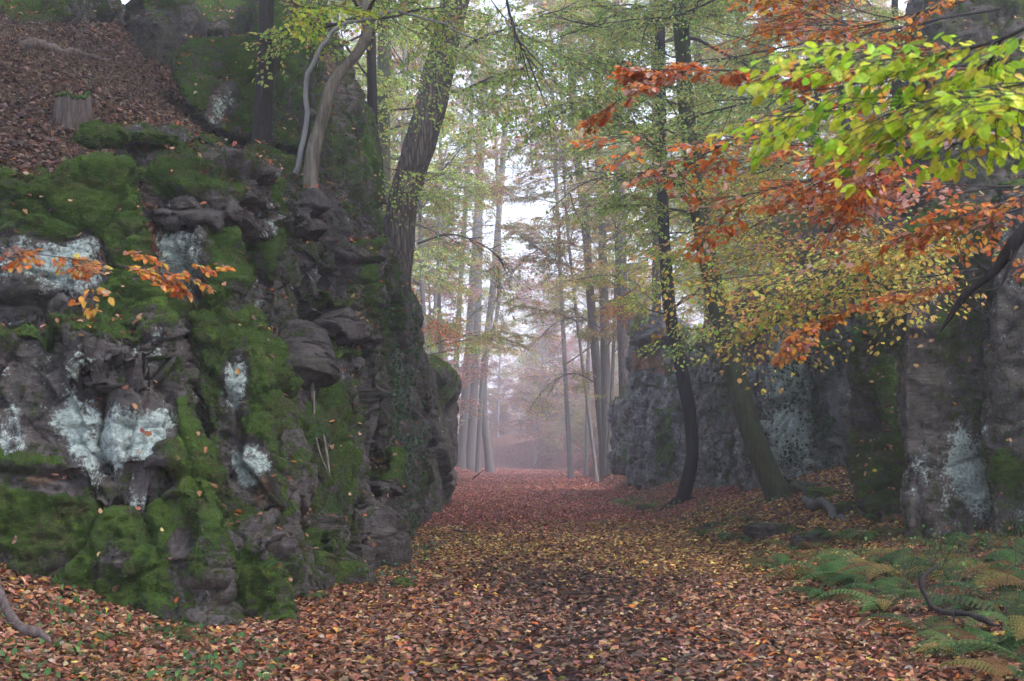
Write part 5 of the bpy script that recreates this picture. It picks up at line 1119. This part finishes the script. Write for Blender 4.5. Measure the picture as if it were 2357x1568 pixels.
# ------------------------------------------------------------------ logs, stump, stones
stick('fallen_log', 'grey broken log lying beside the mossy foot of the leaning trunk', np.array([GP(1832, 27.0, .14), GP(1865, 25.6, .12), GP(1900, 24.2, .08), GP(1938, 22.8, .04)]), .10, .06, 'bark_mid2', 'log', 3, forks=[(np.array([GP(1836, 26.8, .14), GP(1839, 26.7, .6)]), .05)])
stick('fallen_log', 'long thin brown log lying across the upper leafy slope', np.array([GR(40, 112, 16, dz=.05), GR(100, 122, 16, dz=.06), GR(180, 135, 16, dz=.06), GR(260, 150, 16, dz=.04)]), .09, .05, 'wood', 'log', 5)
stick('fallen_branch', 'mossy green fallen limb on the leafy bank in the bottom corner', TP((-20, 1260, 10.3), (10, 1390, 10.1), (50, 1445, 10.0), (120, 1475, 9.9)), .020, .030, 'wood', 'fallen branch', 6)
stick('fallen_branch', 'curved dark branch arching out of the ferns near the bottom corner', TP((2160, 1300, 11.6), (2120, 1340, 11.5), (2150, 1400, 11.4), (2230, 1415, 11.2), (2300, 1440, 11)), .02, .035, 'bark_dark', 'fallen branch', 7)
stick('fallen_branch', 'small dark forked branch lying at the path edge near the misty cluster', TP((1085, 1105, 52), (1100, 1092, 52), (1118, 1080, 52)), .03, .015, 'bark_dark', 'fallen branch', 8)
stick('fallen_branch', 'short crooked branch lying on the leafy path', np.array([GP(1040, 29, .08), GP(1065, 28.6, .06), GP(1090, 28.6, .05)]), .035, .02, 'wood', 'fallen branch', 9)
stick('root', 'pair of long pale roots hanging down the tall slabs of the wall', TP((718, 850, 17.3), (722, 930, 17.0), (742, 1000, 16.8), (755, 1060, 16.6), (760, 1090, 16.5)), .028, .012, 'bark_pale', 'root', 10, forks=[(TP((722, 900, 17.0), (724, 980, 16.8), (735, 1040, 16.6), (752, 1080, 16.5)), .018)])
stick('root', 'twisted dark root dangling at the corner of the rock wall', TP((950, 700, 31), (965, 740, 30.8), (955, 770, 30.8), (962, 800, 30.6)), .06, .03, 'bark_dark', 'root', 11)
# stump
r_ = np.random.default_rng(4); b0 = GR(166, 290, 15.5); zg = float(H(b0[0], b0[1])); st_ = empty('tree_stump', (b0[0], b0[1], zg - .1)); tag(st_, 'rotten weathered stump with a mossy rim on the leafy terrace', 'stump')
n_ = 40; th = np.linspace(0, 2 * np.pi, n_, endpoint=False); rim = .19 * (1 + .10 * np.sin(th * 7) + .05 * r_.standard_normal(n_)); tops = .46 + .018 * r_.standard_normal(n_) + .04 * np.sin(th) + .03 * np.sin(th * 3 + 1)
a = Acc(); lv = np.linspace(0, 1, 7); vs = np.concatenate([np.stack([np.cos(th) * rim * (1.25 - .3 * l), np.sin(th) * rim * (1.25 - .3 * l), tops * l], -1) for l in lv]); i = np.arange(6)[:, None] * n_; j = np.arange(n_)[None]
a.add(vs, np.stack([i + j, i + (j + 1) % n_, i + n_ + (j + 1) % n_, i + n_ + j], -1).reshape(-1, 4)); c_i = len(vs); a.add([[0, 0, .42]]); a.t.append(np.stack([np.full(n_, c_i), 6 * n_ + np.arange(n_), 6 * n_ + (np.arange(n_) + 1) % n_], -1))
a.build('trunk', M['wood'], st_)
a = Acc(); tb = tube(np.stack([np.cos(np.append(th, th[0])) * np.append(rim, rim[0]) * .93, np.sin(np.append(th, th[0])) * np.append(rim, rim[0]) * .93, np.append(tops, tops[0]) + .01], -1), np.full(n_ + 1, .024), 6, bark=.15); a.add(*tb); a.build('moss', M['bark_mossy'], st_)
def stone(label, px, d, sx, sy, sz, seed, dz=0, mat='rock', moss=.4, py=None, vox=.03):
    c = (P(px, py, d) if d else GR(px, py, 9.0, dz=dz)) if py is not None else GP(px, d, dz)
    rng = np.random.default_rng(seed); bm = bmesh.new(); bmesh.ops.create_icosphere(bm, subdivisions=5, radius=1)
    v = np.array([q.co[:] for q in bm.verts]); F1, F2, rr, cc = voro(v * 1.3 + seed, seed)
    v = np.sign(v) * np.abs(v) ** .75
    dd = .14 * rr[:, 0] + .22 * ((v * 1.3 - cc + seed) * rr).sum(-1) * .6 + .10 * fbm(v * 2.2 + seed, 4, seed) + .03 * fbm(v * 9, 3, seed)
    v = v * (1 + dd)[:, None] * np.array([sx, sy, sz])
    for q, p_ in zip(bm.verts, v): q.co = p_
    me = bpy.data.meshes.new('stone'); bm.normal_update(); nz_ = np.array([q.normal[2] for q in bm.verts]); bm.to_mesh(me); bm.free()
    at = me.color_attributes.new('Mask', 'FLOAT_COLOR', 'POINT'); c4 = np.ones((len(v), 4), np.float32); c4[:, 0] = moss + .3 * nz_; c4[:, 1] = .15; c4[:, 2] = .05; at.data.foreach_set('color', c4.ravel())
    me.materials.append(M[mat]); me.polygons.foreach_set('use_smooth', np.ones(len(me.polygons), bool)); o = link('stone', me); o.location = [float(q) for q in c]
    if moss > .6:
        nf = len(me.polygons); cc_ = np.array([q.center[:] for q in me.polygons]) + c; nn_ = np.array([q.normal[:] for q in me.polygons]); LEDGE.append((cc_, nn_, np.full(nf, 3.0 * sx * sy / nf * 3), label, np.ones(nf)))
    return tag(o, label, 'stone')
stone('large flat dark stone propped beside the path below the leaning trunk', 1770, 0, .40, .3, .15, 1, .08, moss=.25, py=1235)
stone('low flat stone half buried by leaves at the path edge', 1650, 0, .28, .2, .09, 2, .02, moss=.3, py=1215)
stone('small mossy stone sticking out of the leafy bank near the recessed wall', 1870, 27.5, .3, .25, .16, 3, .05, moss=.7)
stone('rounded stone among ferns next to the flat dark stone', 1865, 0, .30, .3, .14, 4, .05, moss=.3, py=1255)
stone('little dark stone lying on the leafy path near the wall foot', 630, 0, .085, .06, .035, 5, .01, moss=.2, py=1480)
stone('mossy lump of rock at the wall foot on the path side', 925, 0, .14, .12, .09, 6, .02, moss=.5, py=1352)
stone('small dark stone on the leaves before the grey buttress', 1480, 41, .3, .25, .12, 7, .05, moss=.4)
stone('bright mossy hummock on the corner of the terrace edge', 235, 15.0, .26, .24, .13, 8, -.03, moss=1.2, py=315)
stone('mossy cushion hanging on the terrace edge beside the hummock', 330, 15.6, .36, .25, .07, 9, 0, moss=.9, py=325)
stone('half-buried stone near the broken log', 1790, 23.5, .28, .2, .12, 10, .02, moss=.4)
stone('small greenish stone on the bank above the log', 1935, 24.5, .22, .2, .12, 11, .04, moss=.6)

lc, ln_, la_ = np.concatenate([a[0] for a in LEDGE]), np.concatenate([a[1] for a in LEDGE]), np.concatenate([a[2] for a in LEDGE])
mo_ = np.concatenate([a[4] for a in LEDGE]) * visible(lc[:, 0], lc[:, 1], lc[:, 2], 5) * (lc[:, 1] < 24) * (ln_[:, 1] < .3) * la_
kk = rl.choice(len(lc), 200000, p=mo_ / mo_.sum()); n = len(kk)
d_ = nrm(ln_[kk] + rl.standard_normal((n, 3)) * .55 + np.array([0, 0, -.15])); l_ = rl.uniform(.012, .05, n) * (.6 + .8 * (fbm(lc[kk] * 5, 2, 3) > 0)); s_ = nrm(np.cross(d_, rl.standard_normal((n, 3)))) * .0035
b_ = lc[kk] + rl.standard_normal((n, 3)) * .008; v_ = np.stack([b_ - s_, b_ + s_, b_ + d_ * l_[:, None]], 1).reshape(-1, 3)
a = Acc(); a.add(v_, tris=np.arange(3 * n).reshape(-1, 3), col=np.repeat(pick([(3, (.035, .09, .014)), (3, (.07, .15, .02)), (2, (.12, .21, .03)), (1, (.08, .07, .028))], n, rl, .25), 3, 0))
tag(a.build('moss', M['fern']), 'short fuzzy green moss growing over the near rocks', 'moss', kind='stuff')
# ------------------------------------------------------------------ haze
hz = bpy.data.materials.new('mist'); hz.use_nodes = True; t = hz.node_tree; t.nodes.clear()
ho = t.nodes.new('ShaderNodeOutputMaterial'); pv = t.nodes.new('ShaderNodeVolumePrincipled')
pv.inputs['Color'].default_value = (.91, .92, 1.0, 1); pv.inputs['Density'].default_value = .0027; pv.inputs['Anisotropy'].default_value = .5
t.links.new(pv.outputs[0], ho.inputs['Volume'])
zmin = float(Z.min()) - 1.0
bx = [(-420, 420), (-25, 1220), (zmin, 75.0)]
v = np.array([[bx[0][i], bx[1][j], bx[2][k]] for i in (0, 1) for j in (0, 1) for k in (0, 1)], float)
f = np.array([[0, 1, 3, 2], [4, 6, 7, 5], [0, 4, 5, 1], [2, 3, 7, 6], [0, 2, 6, 4], [1, 5, 7, 3]])
ho_ = link('haze', mesh_np('haze', v, [f], hz)); tag(ho_, kind='stuff')
print('polys', sum(len(o.data.polygons) for o in scn.objects if o.type == 'MESH'))
